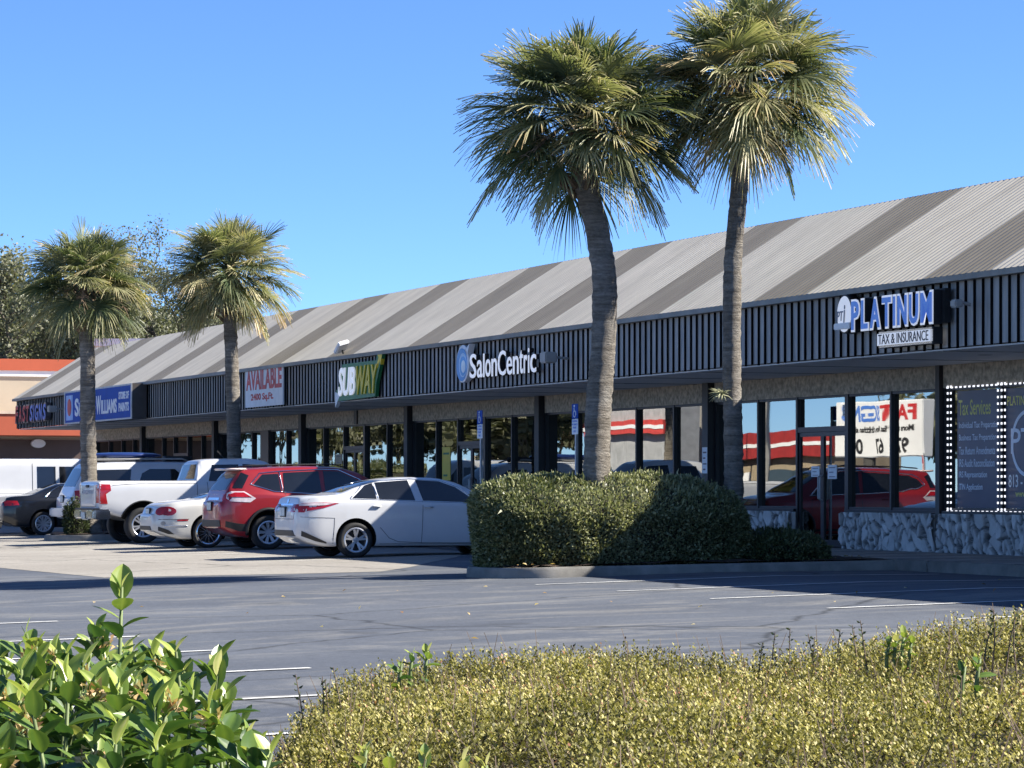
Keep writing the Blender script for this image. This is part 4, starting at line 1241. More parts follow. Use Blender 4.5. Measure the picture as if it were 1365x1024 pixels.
# ---- white pick-up
c = Car('pickup_truck', 'tall white pickup truck with its tailgate towards the lot', 'truck', -20.65, -7.62, -1.85, WHITE)
top = [(-2.85, 1.40), (-2.8, 1.425), (-0.62, 1.435), (-0.6, 1.45), (-0.52, 1.82), (-0.42, 1.9), (-0.1, 1.935), (0.7, 1.95), (1.05, 1.9), (1.55, 1.55), (1.85, 1.35), (2.2, 1.31), (2.8, 1.26), (2.95, 1.1)]
belt = [(-2.85, 1.36), (-0.6, 1.37), (1.8, 1.27), (2.5, 1.2), (2.95, 1.0)]
bot = [(-2.85, 0.72), (-2.4, 0.6), (-2.0, 0.5), (2.5, 0.45), (2.95, 0.45)]
hw = [(-2.85, 0.985), (-2.5, 1.0), (-1.85, 1.015), (1.9, 1.01), (2.7, 0.97), (2.95, 0.85)]
rw = [(-2.85, 0.93), (-0.62, 0.93), (-0.5, 0.72), (0.6, 0.74), (1.3, 0.8), (2.95, 0.8)]
c.build(top, belt, bot, hw, rw, (-1.85, 1.9), 0.415, well=0.53)
for x in (-1.85, 1.9): c.wheel(x, 1.0, 0.415, 0.27, 0.27, n=6, split=True)
c.panel('rear_window', [(-0.68, 1.47), (0.68, 1.47), (0.62, 1.8), (-0.62, 1.8)], 'B', G)
c.panel('side_window', [(-0.32, 1.42), (0.42, 1.41), (0.42, 1.8), (-0.2, 1.79)], 'R', G, both=True)
c.panel('side_window', [(0.52, 1.41), (1.62, 1.38), (1.3, 1.64), (1.05, 1.79), (0.52, 1.81)], 'R', G, both=True)
c.panel('windscreen', [(-0.82, 1.4), (0.82, 1.4), (0.7, 1.84), (-0.7, 1.84)], 'F', G)
c.panel('tail_lamp', [(-2.86, 1.345), (-2.62, 1.34), (-2.6, 1.2), (-2.72, 1.12), (-2.68, 0.9), (-2.86, 0.9)], 'R', MT['lamp_red'], both=True, thick=0.02)
c.panel('tail_lamp', [(-0.96, 1.33), (-0.82, 1.33), (-0.82, 0.92), (-0.96, 0.92)], 'B', MT['lamp_red']); c.panel('tail_lamp', [(0.96, 1.33), (0.82, 1.33), (0.82, 0.92), (0.96, 0.92)], 'B', MT['lamp_red'])
c.panel('bed_rail', [(-2.84, -0.98), (-0.62, -0.98), (-0.62, -0.86), (-2.84, -0.86)], 'T', MT['trim'], step=0.3); c.panel('bed_rail', [(-2.84, 0.86), (-0.62, 0.86), (-0.62, 0.98), (-2.84, 0.98)], 'T', MT['trim'], step=0.3)
c.stripe('tailgate_gap', [(-0.8, 1.38), (-0.8, 0.84), (0.8, 0.84), (0.8, 1.38)], 0.012, 'B', MT['seam'], off=0.0)
hd = MB().bev(-2.945, -2.9, -0.12, 0.12, 1.27, 1.33, 0.01); hd.obj('tailgate_handle', MT['trim'], c.root)
tx = text_vf('CHEVROLET', 1.15, 0.1, 0.012, 0.02, x0=-0.575, z0=1.12)
tv = [(-2.925 + p[1] * 1.0, p[0] * -1.0 * -1.0, p[2]) for p in tx[0]]
tv = [(-2.922 + p[1], -p[0], p[2]) for p in tx[0]]
obj('tailgate_lettering', (tv, tx[1]), M('embossed_white', (0.5, 0.52, 0.56), 0.4), c.root)
bp = MB(); bp.bev(-3.03, -2.9, -0.95, -0.3, 0.56, 0.76, 0.03); bp.bev(-3.03, -2.9, 0.3, 0.95, 0.56, 0.76, 0.03); bp.bev(-3.0, -2.9, -0.31, 0.31, 0.53, 0.7, 0.02)
bo_ = bp.obj('bumper', MT['chrome'], c.root, smooth=True, sharp=30)
MB().bev(-3.01, -2.85, -0.98, 0.98, 0.755, 0.8, 0.015).obj('bumper_step', MT['trim'], bo_, smooth=True, sharp=30)
for sg in (-1, 1):
    y0, y1 = sorted((sg * 0.93, sg * 1.01))
    MB().bev(-3.0, -2.62, y0, y1, 0.55, 0.78, 0.03).obj('bumper_end', MT['chrome'], bo_, smooth=True, sharp=30)
MB().bev(-3.045, -3.02, -0.2, 0.12, 0.56, 0.71, 0.003).obj('number_plate', MT['plate'], c.root)
for wx in (-1.85, 1.9):
    c.stripe('arch_trim', [(wx + 0.535 * math.cos(a), 0.43 + 0.535 * math.sin(a)) for a in np.linspace(0.1, math.pi - 0.1, 22)], 0.035, 'RL', MT['trim'])
c.handle(-0.2, 1.2, WHITE, 0.22); c.handle(0.62, 1.19, WHITE, 0.22); c.mirror(1.35, 1.0, 1.45, MT['trim'], 1.4)
for pts in ([(-0.6, 0.5), (-0.6, 1.4)], [(0.47, 0.55), (0.47, 1.4)], [(1.42, 0.55), (1.42, 1.35)], [(-0.32, 0.6), (-0.36, 1.4)]): c.stripe('panel_gap', pts, 0.012, 'RL', MT['seam'], off=0.0)
MB().tube([(0.2, -0.3, 1.95), (0.05, -0.3, 2.12)], 0.012, 6).obj('aerial', MT['trim'], c.root)

# ---- white long sport utility behind the palm trunk
SILVERW = paint('silver_white_paint', (0.56, 0.585, 0.63))
c = Car('parked_suv', 'long white utility wagon with roof rails behind the near left palm trunk', 'car', -28.9, -6.32, -1.65, SILVERW)
top = [(-2.78, 1.0), (-2.72, 1.15), (-2.55, 1.5), (-2.38, 1.78), (-2.28, 1.85), (-1.5, 1.9), (0.2, 1.91), (0.7, 1.85), (1.15, 1.55), (1.45, 1.27), (1.9, 1.2), (2.5, 1.12), (2.75, 0.9)]
belt = [(-2.78, 0.95), (-2.5, 1.22), (1.0, 1.2), (1.6, 1.14), (2.3, 1.05), (2.75, 0.8)]
bot = [(-2.78, 0.45), (-2.4, 0.38), (2.4, 0.36), (2.75, 0.4)]
hw = [(-2.78, 0.88), (-2.5, 0.97), (-1.7, 1.0), (1.7, 1.0), (2.4, 0.95), (2.75, 0.8)]
rw = [(-2.78, 0.76), (-2.2, 0.78), (0.5, 0.78), (1.3, 0.82), (2.75, 0.75)]
c.build(top, belt, bot, hw, rw, (-1.65, 1.65), 0.39, well=0.47)
for x in (-1.65, 1.65): c.wheel(x, 0.98, 0.39, 0.24, 0.26, n=6, split=False)
c.panel('side_window', [(-2.35, 1.3), (-1.32, 1.28), (-1.25, 1.7), (-2.18, 1.68)], 'R', G, both=True)
c.panel('side_window', [(-1.1, 1.28), (-0.05, 1.27), (-0.02, 1.62), (-0.12, 1.71), (-0.78, 1.71), (-0.98, 1.6)], 'R', G, both=True)
c.panel('side_window', [(0.1, 1.27), (1.05, 1.25), (0.85, 1.5), (0.6, 1.7), (0.12, 1.71)], 'R', G, both=True)
c.panel('rear_window', [(-0.7, 1.26), (0.7, 1.26), (0.64, 1.72), (-0.64, 1.72)], 'B', G)
c.panel('windscreen', [(-0.78, 1.3), (0.78, 1.3), (0.7, 1.78), (-0.7, 1.78)], 'F', G)
c.panel('tail_lamp', [(-2.70, 1.15), (-2.5, 1.17), (-2.5, 0.9), (-2.70, 0.9)], 'R', MT['lamp_red'], both=True, off=0.02, step=0.05, thick=0.04)
MB().bev(-2.98, -2.75, -0.95, 0.95, 0.5, 0.72, 0.03).obj('bumper', SILVERW, c.root, smooth=True, sharp=30)
c.plate(-2.7, 0.95); c.handle(-0.75, 1.08, SILVERW); c.handle(0.25, 1.07, SILVERW); c.mirror(1.0, 0.98, 1.3, SILVERW, 1.3)
for sg in (-1, 1): MB().tube([(-2.2, sg * 0.68, 1.87), (-2.1, sg * 0.68, 1.95), (0.1, sg * 0.68, 1.97), (0.3, sg * 0.68, 1.9)], 0.022, 8).obj('roof_rail', MT['lamp_grey'], c.root, smooth=True)
for x in (-1.8, -0.5): MB().tube([(x, -0.68, 1.96), (x, 0.68, 1.96)], 0.018, 8).obj('roof_bar', MT['lamp_grey'], c.root)

# ---- black saloon
BLACK = paint('black_car_paint', (0.005, 0.006, 0.009))
c = Car('parked_sedan', 'black sedan with silver multi-spoke wheels at the left edge, in front of the white van', 'car', -33.3, -7.26, -1.36, BLACK)
top = [(-2.36, 0.88), (-2.3, 1.0), (-2.1, 1.04), (-1.75, 1.06), (-1.35, 1.2), (-0.85, 1.37), (-0.2, 1.42), (0.2, 1.4), (0.6, 1.3), (1.2, 1.02), (1.7, 0.94), (2.2, 0.8), (2.35, 0.66)]
belt = [(-2.36, 0.82), (-1.8, 0.97), (-0.3, 0.97), (1.0, 0.93), (1.6, 0.86), (2.35, 0.58)]
bot = [(-2.36, 0.34), (-2.0, 0.22), (2.0, 0.2), (2.35, 0.25)]
hw = [(-2.36, 0.72), (-2.1, 0.84), (-1.4, 0.88), (1.4, 0.88), (2.1, 0.78), (2.35, 0.6)]
rw = [(-2.36, 0.58), (-1.0, 0.58), (0.4, 0.62), (1.0, 0.66), (2.35, 0.55)]
c.build(top, belt, bot, hw, rw, (-1.36, 1.35), 0.315)
for x in (-1.36, 1.35): c.wheel(x, 0.87, 0.315, 0.22, n=8, split=True)
c.panel('side_window', [(-1.3, 1.0), (-0.9, 0.99), (-0.9, 1.25), (-1.05, 1.18)], 'R', G, both=True)
c.panel('side_window', [(-0.85, 0.99), (-0.15, 0.985), (-0.18, 1.345), (-0.85, 1.29)], 'R', G, both=True)
c.panel('side_window', [(-0.05, 0.985), (0.95, 0.965), (0.6, 1.2), (0.25, 1.325), (-0.08, 1.345)], 'R', G, both=True)
c.panel('rear_window', [(-0.58, 1.1), (0.58, 1.1), (0.5, 1.35), (-0.5, 1.35)], 'B', G)
c.panel('windscreen', [(-0.62, 1.05), (0.62, 1.05), (0.52, 1.34), (-0.52, 1.34)], 'F', G)
c.stripe('window_trim', [(-1.34, 0.985), (-1.07, 1.2), (-0.87, 1.31), (-0.15, 1.37), (0.28, 1.345)], 0.02, 'RL', MT['chrome'])
c.panel('tail_lamp', [(-2.37, 0.92), (-2.05, 0.91), (-2.0, 0.8), (-2.36, 0.78)], 'R', MT['lamp_red'], both=True, thick=0.02)
c.panel('tail_lamp', [(-0.78, 0.91), (-0.4, 0.9), (-0.4, 0.78), (-0.78, 0.78)], 'B', MT['lamp_red'])
c.plate(-2.3, 0.78); c.handle(-0.9, 0.87, BLACK); c.handle(0.0, 0.86, BLACK); c.mirror(0.72, 0.88, 0.98, BLACK)
c.stripe('side_moulding', [(-0.85, 0.55), (0.95, 0.54)], 0.02, 'RL', MT['seam'])

# ---- white van, and a blue one beyond it
def van(label, x, t, col, windows=True, yaw=0.0, lift=1.0):
    c = Car('parked_van', label, 'van', x, t, -1.65, col, yaw)
    c.root.scale = (1, 1, lift)
    top = [(-2.8, 1.9), (-2.74, 2.03), (-2.5, 2.07), (1.0, 2.08), (1.35, 2.0), (1.75, 1.6), (2.05, 1.27), (2.5, 1.17), (2.85, 0.95)]
    belt = [(-2.8, 1.15), (1.6, 1.15), (2.2, 1.08), (2.85, 0.85)]
    bot = [(-2.8, 0.5), (-2.5, 0.38), (2.5, 0.34), (2.85, 0.38)]
    hw = [(-2.8, 0.95), (-2.6, 0.99), (1.9, 1.0), (2.5, 0.95), (2.85, 0.8)]
    rw = [(-2.8, 0.84), (1.0, 0.84), (1.8, 0.86), (2.85, 0.75)]
    c.build(top, belt, bot, hw, rw, (-1.65, 1.78), 0.37, well=0.44)
    for x_ in (-1.65, 1.78): c.wheel(x_, 0.98, 0.37, 0.21, 0.23, n=8, split=False)
    c.panel('side_window', [(1.08, 1.24), (1.85, 1.24), (1.55, 1.6), (1.28, 1.84), (1.08, 1.84)], 'R', G, both=True)
    if windows:
        c.panel('side_window', [(0.3, 1.26), (0.98, 1.26), (0.98, 1.86), (0.3, 1.86)], 'R', G, both=True)
        c.panel('side_window', [(-0.32, 1.26), (0.19, 1.26), (0.19, 1.86), (-0.32, 1.86)], 'R', G, both=True)
    c.panel('rear_window', [(-0.75, 1.25), (-0.06, 1.25), (-0.06, 1.8), (-0.72, 1.8)], 'B', G)
    c.panel('rear_window', [(0.75, 1.25), (0.06, 1.25), (0.06, 1.8), (0.72, 1.8)], 'B', G)
    c.panel('windscreen', [(-0.8, 1.32), (0.8, 1.32), (0.72, 1.88), (-0.72, 1.88)], 'F', G)
    for pts in ([(1.03, 0.45), (1.03, 1.95)], [(-0.45, 0.45), (-0.45, 1.95)], [(-2.7, 1.12), (1.0, 1.12)]): c.stripe('panel_gap', pts, 0.014, 'RL', MT['seam'], off=0.0)
    c.handle(-0.15, 1.05, MT['trim']); c.handle(1.0, 1.05, MT['trim']); c.mirror(1.75, 0.99, 1.4, MT['trim'], 1.3)
    return c
van('white panel van with two dark side windows at the left edge of the row', -36.3, -8.15, WHITE)
sub_root = [o for o in COL.objects if o.name == 'parked_suv.001'][0]
def on_wagon(x, y, z): return sub_root.matrix_basis @ Vector((x, y, z))
rb_ = empty('roof_box', on_wagon(-1.35, -0.1, 1.985), HEAD, 'glossy dark blue roof box strapped on the rack of the long white wagon', 'roof box')
bx_ = MB()
st_ = [(-1.05, 0.02), (-1.0, 0.3), (-0.8, 0.62), (-0.3, 0.92), (0.3, 1.0), (0.8, 0.8), (1.0, 0.4), (1.05, 0.02)]
for x_, q_ in st_:
    for k in range(16):
        a_ = 2 * math.pi * k / 16
        ca, sa = math.cos(a_), math.sin(a_)
        bx_.v.append((x_, 0.42 * q_ * abs(ca) ** 0.7 * (1 if ca > 0 else -1), 0.07 + (0.085 if sa > 0 else 0.065) * q_ * abs(sa) ** 0.7 * (1 if sa > 0 else -1)))
for i in range(len(st_) - 1):
    for k in range(16):
        k2 = (k + 1) % 16
        bx_.f.append((i * 16 + k, i * 16 + k2, (i + 1) * 16 + k2, (i + 1) * 16 + k))
bx_.f += [tuple(range(15, -1, -1)), tuple(7 * 16 + k for k in range(16))]
bx_.obj('shell', paint('blue_gloss', (0.012, 0.03, 0.14)), rb_, smooth=True)
for x_ in (-0.5, 0.5): MB().box(x_ - 0.02, x_ + 0.02, -0.425, 0.425, -0.012, 0.02).obj('strap', MT['trim'], rb_)
bg_ = empty('roof_bag', on_wagon(0.05, -0.35, 1.915), HEAD, 'small black bag lying on the roof of the long white wagon', 'bag')
MB().bev(-0.4, 0.4, -0.25, 0.25, 0, 0.13, 0.06).obj('cover', MT['trim'], bg_, smooth=True)

# ------------------------------------------------------------------ plants
rng = np.random.default_rng(5)


def frames(d, roll):
    """orthonormal side and normal vectors for direction rows d"""
    d = d / np.linalg.norm(d, axis=1, keepdims=True)
    up = np.tile(np.array([[0, 0, 1.0]]), (len(d), 1))
    bad = np.abs(d[:, 2]) > 0.95
    up[bad] = [1, 0, 0]
    s = np.cross(d, up); s /= np.linalg.norm(s, axis=1, keepdims=True)
    n = np.cross(s, d)
    c, q = np.cos(roll)[:, None], np.sin(roll)[:, None]
    return d, s * c + n * q, n * c - s * q


def leaf_cards(p, d, L, Wd, roll, bend=0.15):
    """pointed leaves: 4 corners each, base - side - tip - side"""
    d, s, n = frames(d, roll)
    L = L[:, None]; Wd = Wd[:, None]
    v = np.stack([p, p + d * L * 0.5 + s * Wd * 0.5 + n * L * bend, p + d * L, p + d * L * 0.5 - s * Wd * 0.5 + n * L * bend], 1).reshape(-1, 3)
    f = np.arange(len(p) * 4).reshape(-1, 4)
    return v, f


def palm_crown(R, nfr, blade, pet, seed, lo=-0.45, hi=1.5, dead=2, spray=3, yellow=0.0, lean=(0, 0)):
    r = np.random.default_rng(seed)
    V, F, T = [], [], []
    nv = 0
    for k in range(nfr):
        az = k * 2.39996 + r.normal(0, 0.25)
        u = (k + 0.5) / nfr
        el = 0.6 * math.asin(math.sin(lo) + (0.995 - math.sin(lo)) * (1 - u)) + 0.4 * (lo + (hi - lo) * (1 - u)) + r.normal(0, 0.13)
        pl = pet * r.uniform(0.75, 1.15) * (0.85 if el > 1.0 else 1.0)
        bl = blade * r.uniform(0.85, 1.15) * (1.0 - 0.12 * max(0, el) - 0.14 * min(1, max(0, -el)))
        old = 1 - (el - lo) / (hi - lo)
        tint = np.clip(0.37 + 0.16 * (1 - old) + r.normal(0, 0.13) + yellow * r.uniform(0, 1), 0.05, 0.75)
        if k >= nfr - dead: tint = r.uniform(0.8, 0.95); bl *= 0.75
        cz, sz = math.cos(az), math.sin(az)
        d = np.array([cz * math.cos(el), sz * math.cos(el), math.sin(el)])
        s = np.array([-sz, cz, 0])
        n = np.cross(d, s)
        n = n if n[2] > 0 else -n
        tw = r.normal(0, 0.35)
        s, n = s * math.cos(tw) + n * math.sin(tw), n * math.cos(tw) - s * math.sin(tw)
        # petiole with a slight arch
        pp = [d * pl * q + np.array([0, 0, -0.12 * pl * q * q]) for q in (0, 0.5, 1.0)]
        for q, w in zip(pp, (0.028, 0.018, 0.012)):
            V.append(np.array([q + s * w, q - s * w, q + n * w * 0.8])); T += [tint * 0.9] * 3
        for j in range(2):
            for a in range(3):
                b = (a + 1) % 3
                F.append([nv + j * 3 + a, nv + j * 3 + b, nv + j * 3 + 3 + b, nv + j * 3 + 3 + a])
        nv += 9
        base = pp[-1]
        dd = (pp[2] - pp[1]); dd /= np.linalg.norm(dd)
        nl = 50
        an = np.linspace(-2.15, 2.15, nl) + r.normal(0, 0.02, nl)
        droop = 0.06 + 0.26 * r.random() + 0.12 * old * old
        st = np.array([0.02, 0.42, 0.72, 1.0])
        wd = np.array([0.009, 0.019, 0.012, 0.001]) * bl
        vfold = 0.22
        for a in an:
            le = bl * (1 - 0.3 * (abs(a) / 2.15) ** 2) * r.uniform(0.88, 1.1)
            o = base + dd * 0.28 * bl * max(0, 1 - abs(a) / 1.6)
            ld = dd * math.cos(a) + s * math.sin(a) + n * vfold * abs(math.sin(a))
            ld /= np.linalg.norm(ld)
            ls = np.cross(n, ld); ls /= np.linalg.norm(ls)
            kink = r.uniform(0.7, 1.5)
            tk = n * (0.012 if (int(a * 50) % 2) else -0.012)
            q0 = []
            for q, w in zip(st, wd):
                c = o + ld * le * q + np.array([0, 0, -1.0]) * droop * le * kink * q ** 3.2
                q0 += [c + ls * w + tk * q, c - ls * w]
            V.append(np.array(q0))
            tt = tint + r.normal(0, 0.05)
            tip = 0.12 + (0.25 * old)
            for q in st: T += [tt + tip * q * q] * 2
            for j in range(3): F.append([nv + 2 * j, nv + 2 * j + 1, nv + 2 * j + 3, nv + 2 * j + 2])
            nv += 8
    return np.concatenate(V), np.array(F), np.clip(np.array(T), 0, 1)


def palm_spray(seed, n, reach):
    """withered flower stalks, feathery and tan"""
    r = np.random.default_rng(seed)
    m = MB()
    for k in range(n):
        az = r.uniform(0, 6.28); el = r.uniform(-0.1, 0.6)
        L = reach * r.uniform(0.8, 1.1)
        d = Vector((math.cos(az) * math.cos(el), math.sin(az) * math.cos(el), math.sin(el)))
        pts = [d * L * q + Vector((0, 0, -0.45 * L * q * q)) for q in np.linspace(0, 1, 6)]
        m.tube(pts, [0.012, 0.011, 0.009, 0.007, 0.005, 0.003], 4, cap=False)
        for j in range(26):
            q = r.uniform(0.4, 1.0)
            p = d * L * q + Vector((0, 0, -0.45 * L * q * q))
            e = Vector(r.normal(0, 1, 3)) * 0.5 + d * 0.6 + Vector((0, 0, -0.4)); e.normalize()
            l2 = r.uniform(0.15, 0.35)
            m.tube([p, p + e * l2 * 0.5, p + e * l2 + Vector((0, 0, -0.06))], [0.006, 0.005, 0.002], 3, cap=False)
    return m


def palm(x, t, path, r0, r1, nfr, blade, pet, seed, label, spray=0, yellow=0.0, dead=2, lo=-0.42):
    """path: trunk centre line as (dx in picture right, height)"""
    base = W(x, t, gz(t) + 0.1)
    root = empty('sabal_palm', base, 0, label, 'palm tree', 'cabbage palms along the shops')
    r = np.random.default_rng(seed)
    hs = np.array([p[1] for p in path]); xs = np.array([p[0] for p in path])
    n = int(hs[-1] / 0.07)
    seg = 22
    v, f = [], []
    for i in range(n + 1):
        h = hs[-1] * i / n
        cx = pchip(hs, xs, [h])[0]
        q = i / n
        rad = r0 + (r1 - r0) * q + 0.07 * math.exp(-h / 0.35) + (0.007 if i % 2 else 0.0) + r.normal(0, 0.004)
        ph = r.uniform(0, 6.28)
        for k in range(seg):
            a = 2 * math.pi * k / seg
            rr = rad * (1 + 0.035 * math.sin(3 * a + 0.6 * h) + r.normal(0, 0.026))
            v.append((cx + rr * math.cos(a), 0.08 * math.sin(h * 0.7) + rr * math.sin(a), h - 0.25 * (i == 0)))
    for i in range(n):
        for k in range(seg):
            k2 = (k + 1) % seg
            f.append((i * seg + k, i * seg + k2, (i + 1) * seg + k2, (i + 1) * seg + k))
    f.append(tuple(n * seg + k for k in range(seg)))
    obj('trunk', (v, f), MT['bark'], root, smooth=True)
    top = Vector((xs[-1], 0.08 * math.sin(hs[-1] * 0.7), hs[-1]))
    # old leaf bases bristling under the crown
    m = MB()
    for k in range(46):
        a = k * 2.4 + r.normal(0, 0.2); hh = r.uniform(-0.55, 0.6)
        o = top + Vector((math.cos(a) * r1 * 0.8, math.sin(a) * r1 * 0.8, hh))
        d = Vector((math.cos(a), math.sin(a), r.uniform(0.15, 1.2))).normalized()
        L = r.uniform(0.16, 0.34)
        m.tube([o, o + d * L * 0.5, o + d * L], [0.055, 0.038, 0.02], 5)
    m.tube([top - Vector((0, 0, 0.1)), top + Vector((0, 0, 0.4)), top + Vector((0, 0, 0.9))], [r1 * 1.02, r1 * 0.85, r1 * 0.2], 12)
    m.obj('leaf_base', MT['boot'], root)
    cv, cf, ct = palm_crown(1.8, nfr, blade, pet, seed, dead=dead, yellow=yellow, lo=lo)
    o = obj('crown', (cv, cf), MT['palm_leaf'], root, attr=ct)
    o.location = top + Vector((0, 0, 0.72 if x > 0 else 0.78))
    if spray:
        s = palm_spray(seed + 3, spray, pet + 0.45).obj('flower_stalk', MT['dry_spray'], root)
        s.location = top + Vector((0, 0, 0.6))
    return root


MT['dry_spray'] = M('dry_flower_stalk', (0.3, 0.2, 0.13), 0.85, var=0.35, vs=5)
palm(7.5, -7.28, [(0.06, 0), (0.0, 1.1), (0.02, 2.2), (0.10, 3.3), (0.12, 4.1), (0.02, 4.9), (-0.12, 5.5), (-0.2, 5.95)], 0.2, 0.17, 104, 0.78, 0.9, 21, 'palm with a leaning curved trunk rising from the clipped hedge, left of the taller palm', 2, 0.04, 0, -0.85)
palm(7.5, -5.06, [(0.0, 0), (0.0, 1.5), (-0.03, 3.0), (-0.02, 4.4), (0.06, 5.4), (0.12, 6.05), (0.15, 6.55)], 0.145, 0.125, 108, 0.79, 0.92, 34, 'tallest palm with a straight pale trunk at the right end of the clipped hedge', 1, 0.18, 3, -0.9)
palm(-25.3, -7.64, [(0.08, 0), (0.0, 1.5), (-0.03, 3.0), (-0.02, 4.2), (-0.05, 5.0), (-0.05, 5.45)], 0.2, 0.17, 90, 0.75, 0.88, 45, 'palm with tan flower sprays, its trunk in front of the white wagon', 4, 0.06, 0, -1.05)
palm(-25.3, -3.99, [(0.05, 0), (0.0, 2.0), (-0.05, 4.0), (-0.09, 5.3), (-0.1, 5.75)], 0.19, 0.15, 94, 0.77, 0.91, 58, 'yellow-green palm whose trunk passes left of the white availability banner', 0, 0.18, 2, -1.0)

# air plant on the tallest palm
r = empty('air_plant', W(7.5, -5.06, 0) + Vector((-0.19, -0.12, 2.62)), 0, 'spiky pale air plant growing on the trunk of the tallest palm', 'air plant')
m = MB()
for k in range(34):
    a = rnd.uniform(0, 6.28); e = rnd.uniform(-0.5, 1.1)
    d = Vector((math.cos(a) * math.cos(e) - 0.25, math.sin(a) * math.cos(e) - 0.35, math.sin(e))).normalized()
    L = rnd.uniform(0.14, 0.26)
    m.tube([(0, 0, 0), d * L * 0.6, d * L + Vector((0, 0, -0.04))], [0.011, 0.008, 0.002], 4)
m.obj('leaves', M('air_plant_leaf', (0.3, 0.3, 0.17), 0.7), r)


def super_pts(n, a, b, c, p, r):
    """points on a rounded box, area-weighted, with outward normals"""
    A = np.array([b * c, b * c, a * c, a * c, a * b])
    k = r.choice(5, n, p=A / A.sum())
    u, w = r.uniform(-1, 1, n), r.uniform(-1, 1, n)
    q = np.zeros((n, 3))
    for i, (ax, sg) in enumerate(((0, 1), (0, -1), (1, 1), (1, -1), (2, 1))):
        mk = k == i
        o = [j for j in range(3) if j != ax]
        q[mk, ax] = sg
        q[mk, o[0]] = u[mk]; q[mk, o[1]] = w[mk]
    s = (np.abs(q) ** p).sum(1) ** (-1 / p)
    q = q * s[:, None]
    nrm = np.sign(q) * np.abs(q) ** (p - 1) / np.array([a, b, c])
    nrm /= np.linalg.norm(nrm, axis=1, keepdims=True)
    return q * np.array([a, b, c]), nrm


def bumpy(p, k, amp):
    return amp * (np.sin(p[:, 0] * k + 1.3) * np.sin(p[:, 1] * k * 0.8 + 0.4) + 0.6 * np.sin(p[:, 0] * k * 2.3 + p[:, 2] * k * 2) + 0.5 * np.sin(p[:, 1] * k * 2.9 + p[:, 2] * k * 1.7))


def hedge(name, x, t, z0, a, b, h, n, lf, seed, label, cat, p=4.5, tint=(0.45, 0.22), core=True, amp=0.03, leafmat='hedge_leaf', rzz=RZ, taper=0.0, slope=0.0):
    r = np.random.default_rng(seed)
    root = empty(name, W(x, t, z0), rzz, label, cat)
    c = h
    q, nr = super_pts(n, a, b, c, p, r)
    q[:, 2] = np.abs(q[:, 2])
    q[:, 0] *= 1 - taper * (1 - q[:, 2] / c)
    q[:, 1] *= 1 - 0.3 * taper * (1 - q[:, 2] / c)
    nr[:, 2] -= taper * 1.2 * (nr[:, 2] < 0.5); nr /= np.linalg.norm(nr, axis=1, keepdims=True)
    if slope:
        sx_ = np.clip((q[:, 0] + 0.55 * a) / (1.55 * a), 0, 1)
        q[:, 2] *= 1 - slope * sx_ * sx_
        tp_ = np.clip((nr[:, 2] - 0.3) / 0.5, 0, 1) * sx_
        nr[:, 0] += 0.75 * tp_; nr /= np.linalg.norm(nr, axis=1, keepdims=True)
    q += nr * (bumpy(q, 3.2, amp) - np.abs(r.normal(0, 0.05, n)) + 0.015)[:, None]
    d = nr + r.normal(0, 0.65, (n, 3)) + np.array([0, 0, 0.35])
    L = lf * r.uniform(0.6, 1.35, n)
    sh_ = r.random(n) < 0.02
    L[sh_] *= 2.2; d[sh_] = nr[sh_] + np.array([0, 0, 0.9]) + r.normal(0, 0.25, (int(sh_.sum()), 3))
    v, f = leaf_cards(q, d, L, np.where(sh_, L * 0.22, L * 0.5), r.uniform(0, 6.28, n))
    tt = np.clip(r.normal(tint[0], tint[1], n) + 0.12 * np.sin(q[:, 0] * 2 + q[:, 1] * 1.5), 0, 1)
    obj('foliage', (v, f), MT[leafmat], root, attr=np.repeat(tt, 4))
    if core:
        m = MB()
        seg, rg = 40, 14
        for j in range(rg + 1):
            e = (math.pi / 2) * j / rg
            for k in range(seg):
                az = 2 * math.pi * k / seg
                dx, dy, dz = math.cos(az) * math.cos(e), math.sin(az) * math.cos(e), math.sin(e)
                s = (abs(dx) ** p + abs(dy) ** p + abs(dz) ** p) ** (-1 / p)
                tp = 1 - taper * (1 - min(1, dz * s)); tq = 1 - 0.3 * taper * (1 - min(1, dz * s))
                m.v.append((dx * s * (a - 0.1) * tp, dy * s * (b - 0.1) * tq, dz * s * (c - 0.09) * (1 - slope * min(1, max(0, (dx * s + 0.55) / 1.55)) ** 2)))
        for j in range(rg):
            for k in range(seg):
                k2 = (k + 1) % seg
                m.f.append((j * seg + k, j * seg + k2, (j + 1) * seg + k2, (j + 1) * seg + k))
        m.obj('dark_core', MT['hedge_core'], root, smooth=True)
    return root


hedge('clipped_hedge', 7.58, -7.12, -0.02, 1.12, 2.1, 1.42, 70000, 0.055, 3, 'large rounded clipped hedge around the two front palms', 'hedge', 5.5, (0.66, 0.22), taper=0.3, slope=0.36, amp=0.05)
hedge('low_bush', 7.85, -4.55, 0.1, 0.8, 0.75, 0.46, 9000, 0.06, 4, 'low dark bush trailing on from the right end of the clipped hedge', 'bush', 2.6, (0.3, 0.18))
hedge('dark_bush', -25.1, -8.0, 0.08, 0.27, 0.28, 0.92, 3500, 0.05, 6, 'small dark upright bush between the pickup tailgate and the white wagon', 'bush', 2.8, (0.15, 0.15))
